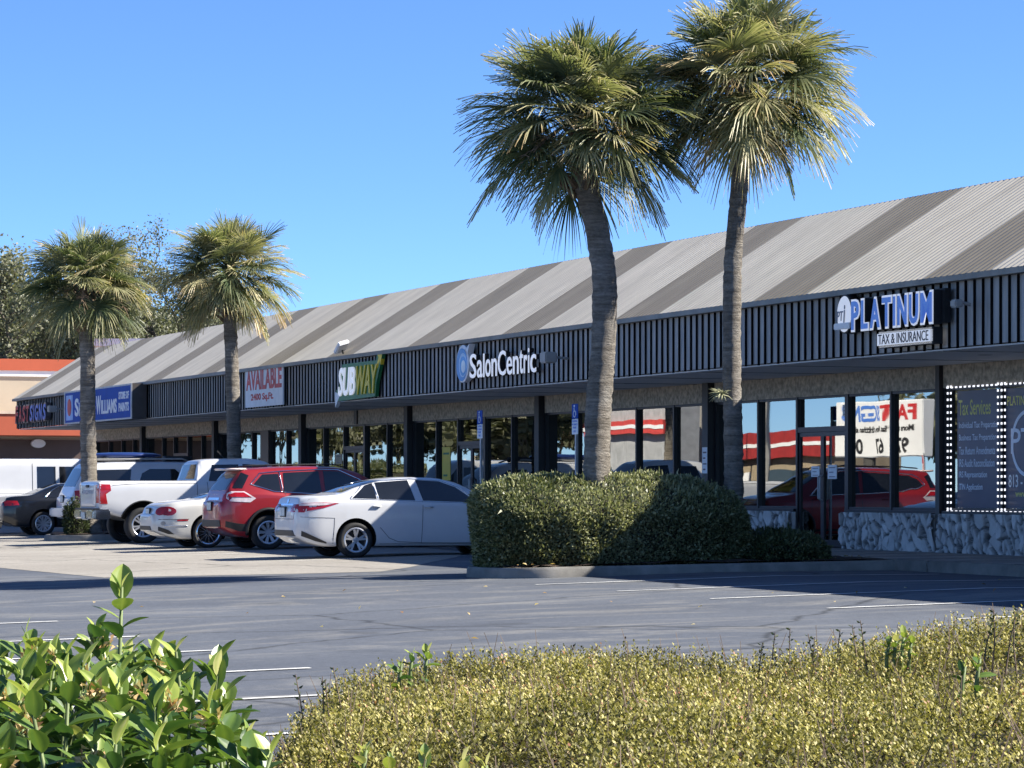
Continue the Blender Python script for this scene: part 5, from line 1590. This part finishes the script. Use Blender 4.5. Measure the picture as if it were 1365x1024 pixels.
# fallen leaves on the bed and the lot
r_ = np.random.default_rng(8)
n = 260
tt_ = np.concatenate([r_.uniform(-9.0, -3.2, 224), r_.uniform(-16, -3.5, 36)])
xx_ = np.concatenate([r_.uniform(6.4, 8.8, 224), r_.uniform(9.2, 24, 36)])
P = np.array([tuple(W(a, b, gz(b) + (0.19 if a < 9 else 0.015))) for a, b in zip(xx_, tt_)])
d = np.stack([r_.normal(0, 1, n), r_.normal(0, 1, n), r_.normal(0.1, 0.15, n)], 1)
v, f = leaf_cards(P, d, r_.uniform(0.03, 0.09, n), r_.uniform(0.02, 0.045, n), r_.uniform(-0.4, 0.4, n))
o = obj('fallen_leaves', (v, f), MT['blossom'], attr=np.repeat(r_.uniform(0, 1, n), 4)); tag(o, 'scattered dry leaves lying on the mulch and the asphalt by the hedge', 'leaf litter', kind='stuff')


def broad_tree(name, loc, H, Rr, label, seed, nleaf=7000, lf=0.28, bare=0.3, group=None, tint=0.5, trunk=0.32, low=0.24):
    r = np.random.default_rng(seed)
    root = empty(name, loc, 0, label, 'tree', group)
    m = MB()
    tips = []
    def grow(p, d, L, rad, lev):
        q = p + d * L
        mid = p + d * L * 0.5 + Vector(r.normal(0, 0.05 * L, 3))
        m.tube([p, mid, q], [rad, rad * 0.85, rad * 0.66], 7 if lev < 2 else 4, cap=False)
        if lev >= 2: tips.append((q, d, lev)); tips.append((mid, d, lev))
        if lev == 5: return
        for k in range(3 if lev < 3 else 2):
            a = r.uniform(0, 6.28)
            sd = Vector((math.cos(a), math.sin(a), r.uniform(-0.25, 0.55)))
            nd = (d * r.uniform(0.55, 1.0) + sd * r.uniform(0.5, 0.95)).normalized()
            grow(q, nd, L * r.uniform(0.62, 0.84), rad * 0.6, lev + 1)
    h0 = H * low
    m.tube([(0, 0, -0.3), (0.05, 0.02, h0 * 0.5), (0, 0, h0)], [trunk * 1.25, trunk, trunk * 0.9], 10)
    for k in range(4):
        a = k * 1.57 + r.uniform(-0.4, 0.4)
        grow(Vector((0, 0, h0)), Vector((math.cos(a) * 0.6, math.sin(a) * 0.6, 0.85)).normalized(), H * 0.22, trunk * 0.62, 1)
    P = np.array([t_[0][:] for t_ in tips])
    sx = Rr / max(0.1, np.percentile(np.hypot(P[:, 0], P[:, 1]), 93)); sz = (H - h0) / (P[:, 2].max() - h0)
    for q in range(len(m.v)):
        x, y, z = m.v[q]
        k = min(1, max(0, (z - h0 * 0.8) / (h0 * 0.6)))
        m.v[q] = (x * (1 + (sx - 1) * k), y * (1 + (sx - 1) * k), h0 + (z - h0) * sz if z > h0 else z)
    m.obj('trunk', MT['wood_bark'], root, smooth=True)
    P = P * np.array([sx, sx, 1]); P[:, 2] = h0 + (P[:, 2] - h0) * sz
    P = P[r.random(len(P)) > bare]
    i = r.integers(0, len(P), nleaf)
    spread = Rr * (0.1 if bare > 0 else 0.065)
    q = P[i] + r.normal(0, spread, (nleaf, 3)) * np.array([1, 1, 0.7])
    d = r.normal(0, 1, (nleaf, 3))
    L = lf * r.uniform(0.6, 1.4, nleaf)
    v, f = leaf_cards(q, d, L, L * 0.6, r.uniform(0, 6.28, nleaf))
    cl = r.normal(0, 0.16, len(P))
    t_ = np.clip(tint + cl[i] + r.normal(0, 0.12, nleaf), 0, 1)
    obj('crown', (v, f), MT['oak_leaf'], root, attr=np.repeat(t_, 4))
    return root


def far(px, Z, z=0.0): return Vector(((px - 682.5) / 4300 * Z, Z, z))


broad_tree('oak_tree', far(15, 172), 13.6, 6.0, 'leafy grey-green oak behind the beige building, at the left edge', 71, 46000, 0.22, 0.1, 'oaks behind the beige building', 0.55)
broad_tree('oak_tree', far(105, 190), 12.5, 6.0, 'oak behind the beige building, mostly hidden by the far left palm crown', 72, 36000, 0.22, 0.1, 'oaks behind the beige building', 0.5)
broad_tree('oak_tree', far(205, 180), 15.9, 5.4, 'thinly leaved oak with fine bare twigs showing between the two left palms', 73, 26000, 0.15, 0.0, 'oaks behind the beige building', 0.6)
broad_tree('oak_tree', far(265, 200), 12.6, 5.0, 'oak partly hidden by the yellow-green palm crown', 74, 32000, 0.21, 0.1, 'oaks behind the beige building', 0.45)
broad_tree('oak_tree', far(-90, 185), 14.5, 7.0, 'oak standing behind the beige building just past the left edge', 75, 14000, 0.21, 0.1, 'oaks behind the beige building', 0.5)

# ------------------------------------------------------------------ foreground planting
def boxy_top(X, Y):
    z = 0.735 + 0.02 * np.sin(X * 3.1 + 0.5) + 0.018 * np.sin(Y * 2.3 + X) + 0.012 * np.sin(X * 9 + Y * 7)
    z = z + 0.115 * np.clip((X - 0.55) / 0.6, 0, 1.5) + 0.03 * np.exp(-((X - 0.1) ** 2) / 0.1)
    lf_ = np.clip((X + 0.62 + 0.03 * (Y - 5)) / 0.34, 0, 1)
    z = z - 0.42 * (1 - lf_) ** 2
    fr = np.clip((9.1 - Y) / 0.5, 0, 1)
    return z - 0.35 * (1 - fr) ** 2


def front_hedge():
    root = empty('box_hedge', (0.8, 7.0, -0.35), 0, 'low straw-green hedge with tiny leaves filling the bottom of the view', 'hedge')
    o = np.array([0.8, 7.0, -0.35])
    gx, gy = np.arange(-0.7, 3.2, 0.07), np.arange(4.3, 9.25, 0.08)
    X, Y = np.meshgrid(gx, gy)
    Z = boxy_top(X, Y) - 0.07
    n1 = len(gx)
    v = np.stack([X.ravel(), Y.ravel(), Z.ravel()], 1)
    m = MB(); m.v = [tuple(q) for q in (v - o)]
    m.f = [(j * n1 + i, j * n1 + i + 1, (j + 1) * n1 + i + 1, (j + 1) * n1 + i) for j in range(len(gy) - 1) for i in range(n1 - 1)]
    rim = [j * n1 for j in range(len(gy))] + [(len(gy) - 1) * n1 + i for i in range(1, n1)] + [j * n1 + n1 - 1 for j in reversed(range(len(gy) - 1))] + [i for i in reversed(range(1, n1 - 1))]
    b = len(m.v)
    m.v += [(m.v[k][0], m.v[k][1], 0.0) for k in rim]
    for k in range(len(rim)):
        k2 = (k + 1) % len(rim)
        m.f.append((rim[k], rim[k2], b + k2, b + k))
    m.obj('dark_core', MT['dry_core'], root, smooth=True)  # dark hull under the leaves; shade in the gaps is put into its colour
    # sprigs of tiny leaves
    r = np.random.default_rng(91)
    N = 46000
    x, y = r.uniform(-0.75, 2.4, N), 4.4 + 4.85 * r.random(N) ** 0.9
    keep = (x < 0.165 * y + 0.45) & (x > -0.11 * y - 0.12 + 0.0)
    x, y = x[keep], y[keep]; N = len(x)
    z = boxy_top(x, y) - 0.05 - np.abs(r.normal(0, 0.03, N))
    gap = (np.sin(x * 6.3 + y * 2.2 + np.sin(y * 3)) + np.sin(x * 2.9 - y * 4.1 + 1 + np.sin(x * 5))) / 2
    z -= np.where(gap < -0.6, 0.05 * np.clip((-gap - 0.6) / 0.2, 0, 1.0), 0)
    ax = np.stack([r.normal(0, 0.35, N), r.normal(0, 0.35, N), np.ones(N)], 1)
    ax /= np.linalg.norm(ax, axis=1, keepdims=True)
    sl = r.uniform(0.04, 0.085, N)
    K = 13
    ti = np.clip(0.46 + 0.1 * np.sin(x * 2.7 + 1) * np.sin(y * 1.9) + 0.1 * np.sin(x * 7.3 + y * 3.1) * np.sin(y * 4.7 - x * 2) + r.normal(0, 0.15, N), 0.03, 0.97)
    P, D, LL, TT = [], [], [], []
    for k in range(K):
        q = (k + 0.6) / K
        p = np.stack([x, y, z], 1) + ax * (sl * q)[:, None]
        a = k * 2.2 + r.uniform(0, 6.28, N) * 0.6
        d = np.stack([np.cos(a), np.sin(a), r.uniform(0.0, 1.0, N) + q * 0.5], 1) + ax * 0.2
        P.append(p); D.append(d)
        LL.append(r.uniform(0.0055, 0.0118, N)); TT.append(np.clip(ti + 0.16 * (q - 0.4) + r.normal(0, 0.13, N), 0, 1))
    P, D, LL, TT = np.concatenate(P), np.concatenate(D), np.concatenate(LL), np.concatenate(TT)
    v, f = leaf_cards(P, D, LL, LL * 0.58, r.uniform(-0.7, 0.7, len(P)), 0.08)
    obj('foliage', (v - o, f), MT['dry_leaf'], root, attr=np.repeat(TT, 4))
    tw = MB()
    for k in range(520):
        X_, Y_ = r.uniform(-0.6, 1.9), r.uniform(4.8, 9.1)
        Z_ = float(boxy_top(np.array([X_]), np.array([Y_]))[0])
        d = Vector((r.normal(0, 0.3), r.normal(0, 0.3), 1)).normalized()
        L = r.uniform(0.03, 0.07)
        p = Vector((X_, Y_, Z_ - 0.05)) - Vector(o)
        tw.tube([p, p + d * (0.05 + L)], [0.0016, 0.0008], 3, cap=False)
    tag(tw.obj('twig', MT['twig'], root), kind='stuff')
    return root


front_hedge()


def big_leaf(L, Wd, curl, fold):
    """one broad leaf along +x, cupped about the midrib"""
    v = []
    st = [0.0, 0.14, 0.32, 0.52, 0.72, 0.88, 1.0]
    pr = [0.05, 0.56, 0.92, 1.0, 0.84, 0.5, 0.03]
    for q, w in zip(st, pr):
        zc = -curl * L * q * q
        hw_ = Wd / 2 * w
        for s in (-1, -0.5, 0, 0.5, 1):
            v.append((L * q, s * hw_, zc + abs(s) * hw_ * fold + (0.02 * Wd if abs(s) == 0.5 else 0)))
    f = [(i * 5 + j, (i + 1) * 5 + j, (i + 1) * 5 + j + 1, i * 5 + j + 1) for i in range(6) for j in range(4)]
    return np.array(v), f


def leafy_shrub(name, stems, label, cat, seed, lmin, lmax, nl, blossom=0.3, base_tint=0.38, sl=0.5):
    r = np.random.default_rng(seed)
    root = empty(name, (stems[0][0], stems[0][1], -0.35), 0, label, cat)
    o = np.array([stems[0][0], stems[0][1], -0.35])
    V, F, T = [], [], []
    nv = 0
    sm = MB(); bl = MB(); bt_ = []
    for (x, y, h, lx, ly) in stems:
        p0 = Vector((x, y, h - sl)) - Vector(o); p1 = Vector((x + lx, y + ly, h)) - Vector(o)
        mid = (p0 + p1) / 2 + Vector((lx * -0.15, ly * -0.15, 0.02))
        if len(stems) < 12: MB().tube([p0, mid, p1], [0.006, 0.005, 0.003], 5).obj('stem', MT['green_stem'], root, smooth=True)
        else: sm.tube([p0, mid, p1], [0.006, 0.005, 0.003], 5)
        young = r.random() < 0.45
        for k in range(nl):
            q = 1 - 0.93 * (k / nl) ** 1.15
            c = mid + (p1 - mid) * ((q - 0.35) / 0.65) if q > 0.35 else p0 + (mid - p0) * (q / 0.35)
            a = (k // 2) * 1.57 + (k % 2) * math.pi + r.normal(0, 0.3)
            el = 1.15 - 0.12 * k + r.normal(0, 0.22)
            el = max(el, -0.35)
            L = r.uniform(lmin * 0.8, lmax) * (0.62 if k < 2 else 0.85 if k < 4 else 1.0)
            lv, lf_ = big_leaf(L, L * r.uniform(0.46, 0.6), r.uniform(0.02, 0.25), r.uniform(0.15, 0.55))
            rot_ = Matrix.Rotation(a, 3, 'Z') @ Matrix.Rotation(-el, 3, 'Y') @ Matrix.Rotation(r.normal(0, 0.3), 3, 'X')
            lv = lv @ np.array(rot_).T + np.array(c[:])
            V.append(lv); ribs_ = np.tile(np.array([0.07, 0.0, 0.13, 0.0, 0.07]), 7) + r.normal(0, 0.02, 35); F += [[i + nv for i in q_] for q_ in lf_]
            nv += len(lv)
            tt = base_tint + r.normal(0, 0.1) + (0.38 if k < 2 else 0.22 if (k < 5 and young) else 0.0)
            T += np.clip(tt + ribs_, 0, 1).tolist()
        if r.random() < blossom:
            bl = MB(); bt_ = []
            for k in range(34):
                d = Vector(r.normal(0, 1, 3)); d.z = abs(d.z); d.normalize()
                s_ = r.uniform(0.009, 0.02)
                c = p1 + Vector((0, -0.012, -0.03)) + d * r.uniform(0.006, 0.024)
                q = d.orthogonal().normalized() * s_ * 0.5
                b = len(bl.v)
                bl.v += [tuple(c - q), tuple(c + d * s_ * 0.5 - q.cross(d) * 0.6), tuple(c + q), tuple(c + d * s_)]
                bl.f.append((b, b + 1, b + 2, b + 3))
                bt_ += [r.uniform(0, 1)] * 4
            bl.obj('withered_flower', MT['blossom'], root, attr=np.array(bt_))
    if sm.v: tag(sm.obj('stem', MT['green_stem'], root, smooth=True), kind='stuff')
    obj('leaves', (V and np.concatenate(V).tolist(), F), MT['broad_leaf'], root, smooth=True, attr=np.array(T))
    return root


r = np.random.default_rng(17)
stems = []
def at(px, py, Z): return ((px - 682.5) / 4300 * Z, Z, EYE + (650.6 - py) / 4300 * Z)
for px, py, Z in ((178, 782, 6.1), (205, 868, 6.0), (140, 842, 6.2), (95, 846, 6.0), (30, 855, 6.3), (0, 862, 6.0), (60, 880, 5.9), (285, 868, 6.0), (310, 880, 6.2), (335, 915, 5.9), (240, 905, 5.8), (225, 875, 6.4),
                  (120, 905, 5.7), (165, 925, 5.7), (270, 945, 5.6), (320, 960, 5.6), (200, 960, 5.5), (90, 950, 5.5), (30, 930, 5.6), (-40, 880, 6.1), (-70, 900, 5.9), (330, 985, 5.5), (150, 990, 5.3), (60, 1000, 5.3), (240, 1000, 5.3), (300, 1010, 5.3), (0, 990, 5.4)):
    x, y, z = at(px, py, Z)
    stems.append((x - r.normal(0, 0.03), y, z, r.normal(0, 0.04), r.normal(0, 0.04)))
for k in range(120):
    Z = r.uniform(5.2, 6.9); px = r.uniform(-110, 318)
    x = (px - 682.5) / 4300 * Z
    stems.append((x, Z, r.uniform(0.7, 0.9) - 0.05 * (px > 250), r.normal(0, 0.05), r.normal(0, 0.05)))
leafy_shrub('leafy_shrub', stems, 'glossy broad-leaved shrub with withered blossoms in the lower left corner', 'shrub', 19, 0.06, 0.095, 17, 0.35, 0.4)
# inner shade of the shrub
m = MB()
# bindweed-like sprigs rising out of the low hedge
def sprig(pts, label, seed, tint=0.62, n=7, lm=(0.025, 0.045)):
    st = []
    for px, py, Z in pts:
        x, y, z = at(px, py, Z); st.append((x, y, z, 0.01, 0.0))
    return leafy_shrub('vine_sprig', st, label, 'vine', seed, lm[0], lm[1], n, 0.0, tint, 0.12)
sprig([(545, 872, 8.2), (565, 868, 8.3), (530, 885, 8.0)], 'bright green vine leaves poking up at the far left edge of the low hedge', 31, 0.5)
sprig([(480, 1000, 5.3), (515, 1008, 5.3), (560, 1012, 5.2), (610, 1016, 5.2), (640, 1020, 5.2)], 'bright green vine leaves along the bottom edge of the view', 32, 0.68, 6, (0.03, 0.05))
sprig([(1300, 878, 6.6), (1280, 888, 6.5)], 'dark green vine leaves lying on the right part of the low hedge', 33, 0.4)
sprig([(1190, 850, 7.8), (1200, 845, 7.9), (1180, 855, 7.8), (1210, 852, 7.8)], 'fresh green tuft standing in the low hedge right of the dark twigs', 34, 0.72, 12, (0.02, 0.04))
def dark_sprouts(pts, label, seed):
    r = np.random.default_rng(seed)
    x0, y0, z0 = at(*pts[0])
    root = empty('bare_sprouts', (x0, y0, -0.35), 0, label, 'sprouts', 'dark sprouts on the low hedge')
    m = MB(); V, D, L = [], [], []
    for px, py, Z in pts:
        x, y, z = at(px, py + 7, Z)
        b = Vector((x - x0, y - y0, z + 0.35 - 0.16)); t_ = Vector((x - x0 + r.normal(0, 0.02), y - y0, z + 0.35))
        MB().tube([b, (b + t_) / 2 + Vector((r.normal(0, 0.006), 0, 0)), t_], [0.0022, 0.0018, 0.001], 4).obj('twig', MT['twig'], root)
        for k in range(18):
            q = 0.25 + 0.75 * k / 18
            V.append(b + (t_ - b) * q); a = k * 2.4
            D.append((math.cos(a), math.sin(a), 0.6)); L.append(r.uniform(0.009, 0.016))
    v, f = leaf_cards(np.array([q[:] for q in V]), np.array(D), np.array(L), np.array(L) * 0.5, r.uniform(0, 6, len(L)))
    obj('foliage', (v, f), MT['hedge_leaf'], root, attr=np.full(len(v), 0.22))
dark_sprouts([(408, 892, 7.6), (428, 895, 7.6), (461, 882, 7.8), (440, 900, 7.6)], 'dark thin sprouts at the left edge of the low hedge', 41)
dark_sprouts([(1030, 836, 8.2), (1055, 830, 8.2), (1078, 842, 8.1), (1095, 838, 8.1), (1115, 832, 8.0), (1140, 826, 8.0), (1158, 820, 7.9), (1012, 850, 8.2)], 'dark reddish sprouts standing above the low hedge under the shaded stalls', 42)
dark_sprouts([(1322, 806, 7.6), (1340, 803, 7.6), (1356, 808, 7.5), (1310, 815, 7.6)], 'dark sprouts at the right edge of the low hedge', 43)
# ------------------------------------------------------------------ neighbouring buildings
Zb = 140.0
def px2x(px, Z): return (px - 682.5) / 4300 * Z
b = empty('beige_building', (px2x(60, Zb), Zb, 0), HEAD, 'beige rendered shop building with orange bands behind the far end of the strip', 'building')
bx = px2x(60, Zb)
x0, x1 = px2x(-420, Zb) - bx, px2x(165, Zb) - bx
cream = M('cream_render', (0.45, 0.385, 0.29), 0.85, var=0.1, vs=0.6, bump=0.2, bs=20)
orange = M('orange_band', (0.46, 0.095, 0.04), 0.65, var=0.1, vs=0.8)
MB().box(x0, x1, 0.0, 14, 0, 6.3).obj('wall', cream, b)
MB().box(x0 - 0.1, x1 + 0.1, -0.15, 14.1, 6.302, 6.8).obj('cornice', orange, b)
MB().box(x0 - 0.05, x1 + 0.05, -0.08, -0.002, 6.05, 6.3).obj('cornice_moulding', MT['white'], b)
MB().box(x0, x1 - 1.1, -3.2, -0.003, 3.45, 4.35).obj('canopy', orange, b)
MB().box(x0, x1 - 1.05, -3.25, -0.003, 4.352, 4.47).obj('canopy_trim', M('canopy_trim', (0.6, 0.45, 0.33), 0.7), b)
MB().box(x0, x1 - 1.3, -0.1, -0.004, 0.1, 3.3).obj('shopfront', M('dark_shopfront', (0.09, 0.06, 0.05), 0.5, var=0.3, vs=0.4), b)
for px_a, px_b in ((2, 14), (38, 55), (78, 104)):
    xa, xb_ = px2x(px_a, Zb) - bx, px2x(px_b, Zb) - bx
    f_ = MB().box(xa, xb_, -0.14, -0.101, 0.9, 2.5).obj('window', MT['grey_metal'], b)
    MB().box(xa + 0.06, xb_ - 0.06, -0.15, -0.141, 0.96, 2.44).obj('pane', MT['car_glass'], f_)
l_ = MB(); l_.lathe([(0.001, -0.2), (0.3, -0.2), (0.33, -0.102)], 20, 'y', (px2x(50, Zb) - bx, 0, 3.15)); l_.v = [(p[0], p[1], 3.15 + (p[2] - 3.15) * 0.6) for p in l_.v]
l_.obj('round_lamp', MT['white'], b)
Zc = 150.0
b2 = empty('flat_roofed_building', (px2x(240, Zc), Zc + 4, 0), 0, 'pale flat-roofed building just showing above the roof ridge between the left palms', 'building')
MB().box(-4.5, 6, 0, 9, 0, 8.0).obj('wall', M('pale_render', (0.62, 0.56, 0.5), 0.8, var=0.08), b2)
MB().box(-4.6, 6.1, -0.1, 9.1, 8.002, 8.35).obj('parapet', MT['white'], b2)

# ------------------------------------------------------------------ across the lot (seen mirrored in the shop windows)
def lot(x, t, z=None): return W(x, t, gz(t) if z is None else z)
r = empty('pylon_sign', lot(-38.8, -20.5), RZ + math.pi, 'white pylon sign with red, blue and black letters, mirrored right of the doors', 'sign')
MB().bev(-2.8, 2.8, -0.2, 0.2, 2.55, 4.3, 0.03).obj('cabinet', MT['white'], r)
MB().tube([(1.2, 0, 0), (1.2, 0, 2.6)], 0.16, 12).obj('post', MT['post'], r)
for s_, w_, h_, x_, z_, mt in (('FAST', 2.2, 0.5, -2.5, 3.68, MT['red']), ('SIGNS', 2.6, 0.5, -0.2, 3.68, MT['letter_blue']), ('More than fast. More than signs.', 4.6, 0.26, -2.4, 3.28, MT['black']), ('97  67  00', 4.4, 0.5, -2.2, 2.65, MT['black'])):
    a = MB().add(text_vf(s_, w_, h_, 0.01, 0.03, x0=x_, z0=z_)); a.v = [(p[0], p[1] - 0.201, p[2]) for p in a.v]
    a.obj('lettering', mt, r)
r = empty('stop_sign', lot(-30.0, -17.2), RZ + math.pi + 0.4, 'red octagonal stop sign on a post, mirrored in the pane beside the lit posters', 'sign')
MB().box(-0.03, 0.03, 0, 0.05, 0, 2.5).obj('post', MT['grey_metal'], r)
MB().prism([(0.4 * math.cos(math.pi / 8 + k * math.pi / 4), 2.1 + 0.4 * math.sin(math.pi / 8 + k * math.pi / 4)) for k in range(8)], -0.012, -0.002).obj('rim', MT['white'], r)
MB().prism([(0.37 * math.cos(math.pi / 8 + k * math.pi / 4), 2.1 + 0.37 * math.sin(math.pi / 8 + k * math.pi / 4)) for k in range(8)], -0.018, -0.0125).obj('plate', MT['red'], r)
a = MB().add(text_vf('STOP', 0.5, 0.24, 0.003, 0.03, x0=-0.25, z0=1.98)); a.v = [(p[0], p[1] - 0.0185, p[2]) for p in a.v]; a.obj('lettering', MT['white'], r)
def shop_block(name, x0, x1, t, h, wall, band, label, zb0, zb1, deep=3.0):
    r = empty(name, lot((x0 + x1) / 2, t), RZ + math.pi, label, 'building')
    hw_ = (x1 - x0) / 2
    MB().box(-hw_, hw_, 0, deep, 0, h).obj('wall', wall, r)
    MB().box(-hw_ - 0.1, hw_ + 0.1, -0.4, -0.002, zb0, zb1).obj('fascia', band, r)
    MB().box(-hw_ - 0.12, hw_ + 0.12, -0.43, -0.402, (zb0 + zb1) / 2 - 0.08, (zb0 + zb1) / 2 + 0.08).obj('stripe', MT['white'], r)
    MB().box(-hw_ * 0.6, -hw_ * 0.1, -0.05, -0.003, 0.6, 2.4).obj('window', MT['car_glass'], r)
    MB().box(hw_ * 0.1, hw_ * 0.35, -0.05, -0.003, 0.9, 2.3).obj('window', MT['paper'], r)
    MB().box(hw_ * 0.5, hw_ * 0.62, -0.05, -0.003, 0.1, 2.2).obj('door', MT['bronze'], r)
    return r
tan = M('tan_wall', (0.32, 0.26, 0.18), 0.85, var=0.15)
shop_block('red_banded_shop', -90.5, -74, -36, 3.6, tan, M('dull_red', (0.3, 0.025, 0.025), 0.6), 'tan shop with a red fascia and white stripe, mirrored left of the glass doors', 2.95, 4.1)
shop_block('grey_gabled_shop', -87.5, -79, -30, 5.4, M('grey_wall', (0.36, 0.37, 0.38), 0.8), MT['faded_red'], 'taller grey shop with a faded red band, mirrored between the two front palms', 4.0, 4.6, 1.6)
shop_block('cream_shop', -118, -108, -35, 3.2, cream, M('cream_band', (0.5, 0.42, 0.3), 0.8), 'low cream shop mirrored behind the accessible parking sign', 2.8, 3.4)
shop_block('orange_shop', -72, -56, -52, 3.2, orange, M('pale_band', (0.6, 0.5, 0.4), 0.8), 'low orange building mirrored under the pylon sign', 2.6, 3.1)
hedge('boundary_hedge', -178, -31.5, -0.3, 66, 1.1, 2.7, 26000, 0.32, 55, 'long rough hedge along the far side of the lot, mirrored low in the shop windows', 'hedge', 7, (0.45, 0.25), amp=0.2)
k = 0
for x, t, h, rr, lb in ((-106, -33, 7.5, 3.2, 'leafy tree mirrored beside the accessible sign'), (-114, -37, 10, 4.5, 'broad tree mirrored in the salon windows'), (-124, -40, 11, 5, 'tree mirrored in the panes around the middle door'),
                   (-133, -34, 9, 4.5, 'tree mirrored in the panes before the middle door'), (-146, -36, 12, 5.5, 'tall tree mirrored in the panes past the middle door'), (-163, -34, 11, 6, 'tree mirrored in the sandwich shop panes'), (-182, -36, 12, 6.5, 'wide tree mirrored in the panes behind the red car'),
                   (-203, -34, 11, 6, 'tree mirrored in the panes by the banner'), (-228, -36, 12, 7, 'tree mirrored in the panes left of the banner'), (-256, -38, 12, 8, 'tree mirrored in the far panes'), (-96, -56, 7, 6, 'tree mirrored above the red fascia'), (-76, -60, 7, 6, 'dark tree mirrored under the pylon sign'), (-48, -44, 4.0, 5, 'low dark tree mirrored behind the stop sign')):
    broad_tree('street_tree', lot(x, t), h, rr, lb, 100 + k, 6000, 0.55, 0.0, 'trees across the lot', 0.45, 0.26, 0.1); k += 1
for x, t, lb in ((-62, -27, 'pale utility pole mirrored in the glass doors'), (-82, -33, 'pale utility pole mirrored left of the glass doors'), (-93, -28, 'pale utility pole mirrored between the two front palms')):
    r = empty('utility_pole', lot(x, t), RZ, lb, 'utility pole', 'utility poles across the lot')
    MB().tube([(0, 0, -0.3), (0, 0, 5), (0, 0, 10)], [0.16, 0.14, 0.11], 10).obj('pole', MT['concrete'], r)
    MB().box(-1.1, 1.1, -0.06, 0.06, 9.2, 9.34).obj('crossarm', MT['wood_bark'], r)

# ------------------------------------------------------------------ light, sky, camera
LX, LY, EL = 0.34, 0.94, math.radians(38.4)
wx = LX * ST + LY * CT; wy = -LX * CT + LY * ST
AZ = math.atan2(wx, wy)             # clockwise from +Y
sun = bpy.data.lights.new('sun', 'SUN')
sun.energy = 5.0
sun.angle = math.radians(0.53)
sun.color = (1.0, 0.94, 0.84)
so_ = bpy.data.objects.new('sun', sun); COL.objects.link(so_)
dv = Vector((math.sin(AZ) * math.cos(EL), math.cos(AZ) * math.cos(EL), math.sin(EL)))
so_.rotation_euler = dv.to_track_quat('Z', 'Y').to_euler()
wd = bpy.data.worlds.new('World'); sc.world = wd; wd.use_nodes = True
nt = wd.node_tree; nt.nodes.clear()
wo = nt.nodes.new('ShaderNodeOutputWorld'); bg = nt.nodes.new('ShaderNodeBackground')
sky = nt.nodes.new('ShaderNodeTexSky'); sky.sky_type = 'NISHITA'; sky.sun_disc = False
sky.sun_elevation = EL; sky.sun_rotation = AZ
sky.altitude = 6000; sky.air_density = 1.0; sky.dust_density = 0.1; sky.ozone_density = 8.0
bg.inputs['Strength'].default_value = 0.092
nt.links.new(sky.outputs[0], bg.inputs['Color']); nt.links.new(bg.outputs[0], wo.inputs['Surface'])

cam = bpy.data.cameras.new('camera')
cam.sensor_width = 36.0
cam.lens = 4300.0 / 1365.0 * 36.0
cam.shift_y = (650.6 - 512.0) / 1365.0
cam.clip_start = 0.1; cam.clip_end = 4000
co_ = bpy.data.objects.new('camera', cam); COL.objects.link(co_)
co_.location = (0, 0, EYE); co_.rotation_euler = (math.radians(90), 0, 0)
sc.camera = co_
vs = sc.view_settings
vs.view_transform = 'Standard'; vs.look = 'None'; vs.exposure = 1.36; vs.gamma = 1.0; vs.use_curve_mapping = False
sc.cycles.max_bounces = 6; sc.cycles.glossy_bounces = 3; sc.cycles.transparent_max_bounces = 8; sc.cycles.diffuse_bounces = 3
sc.cycles.use_denoising = True
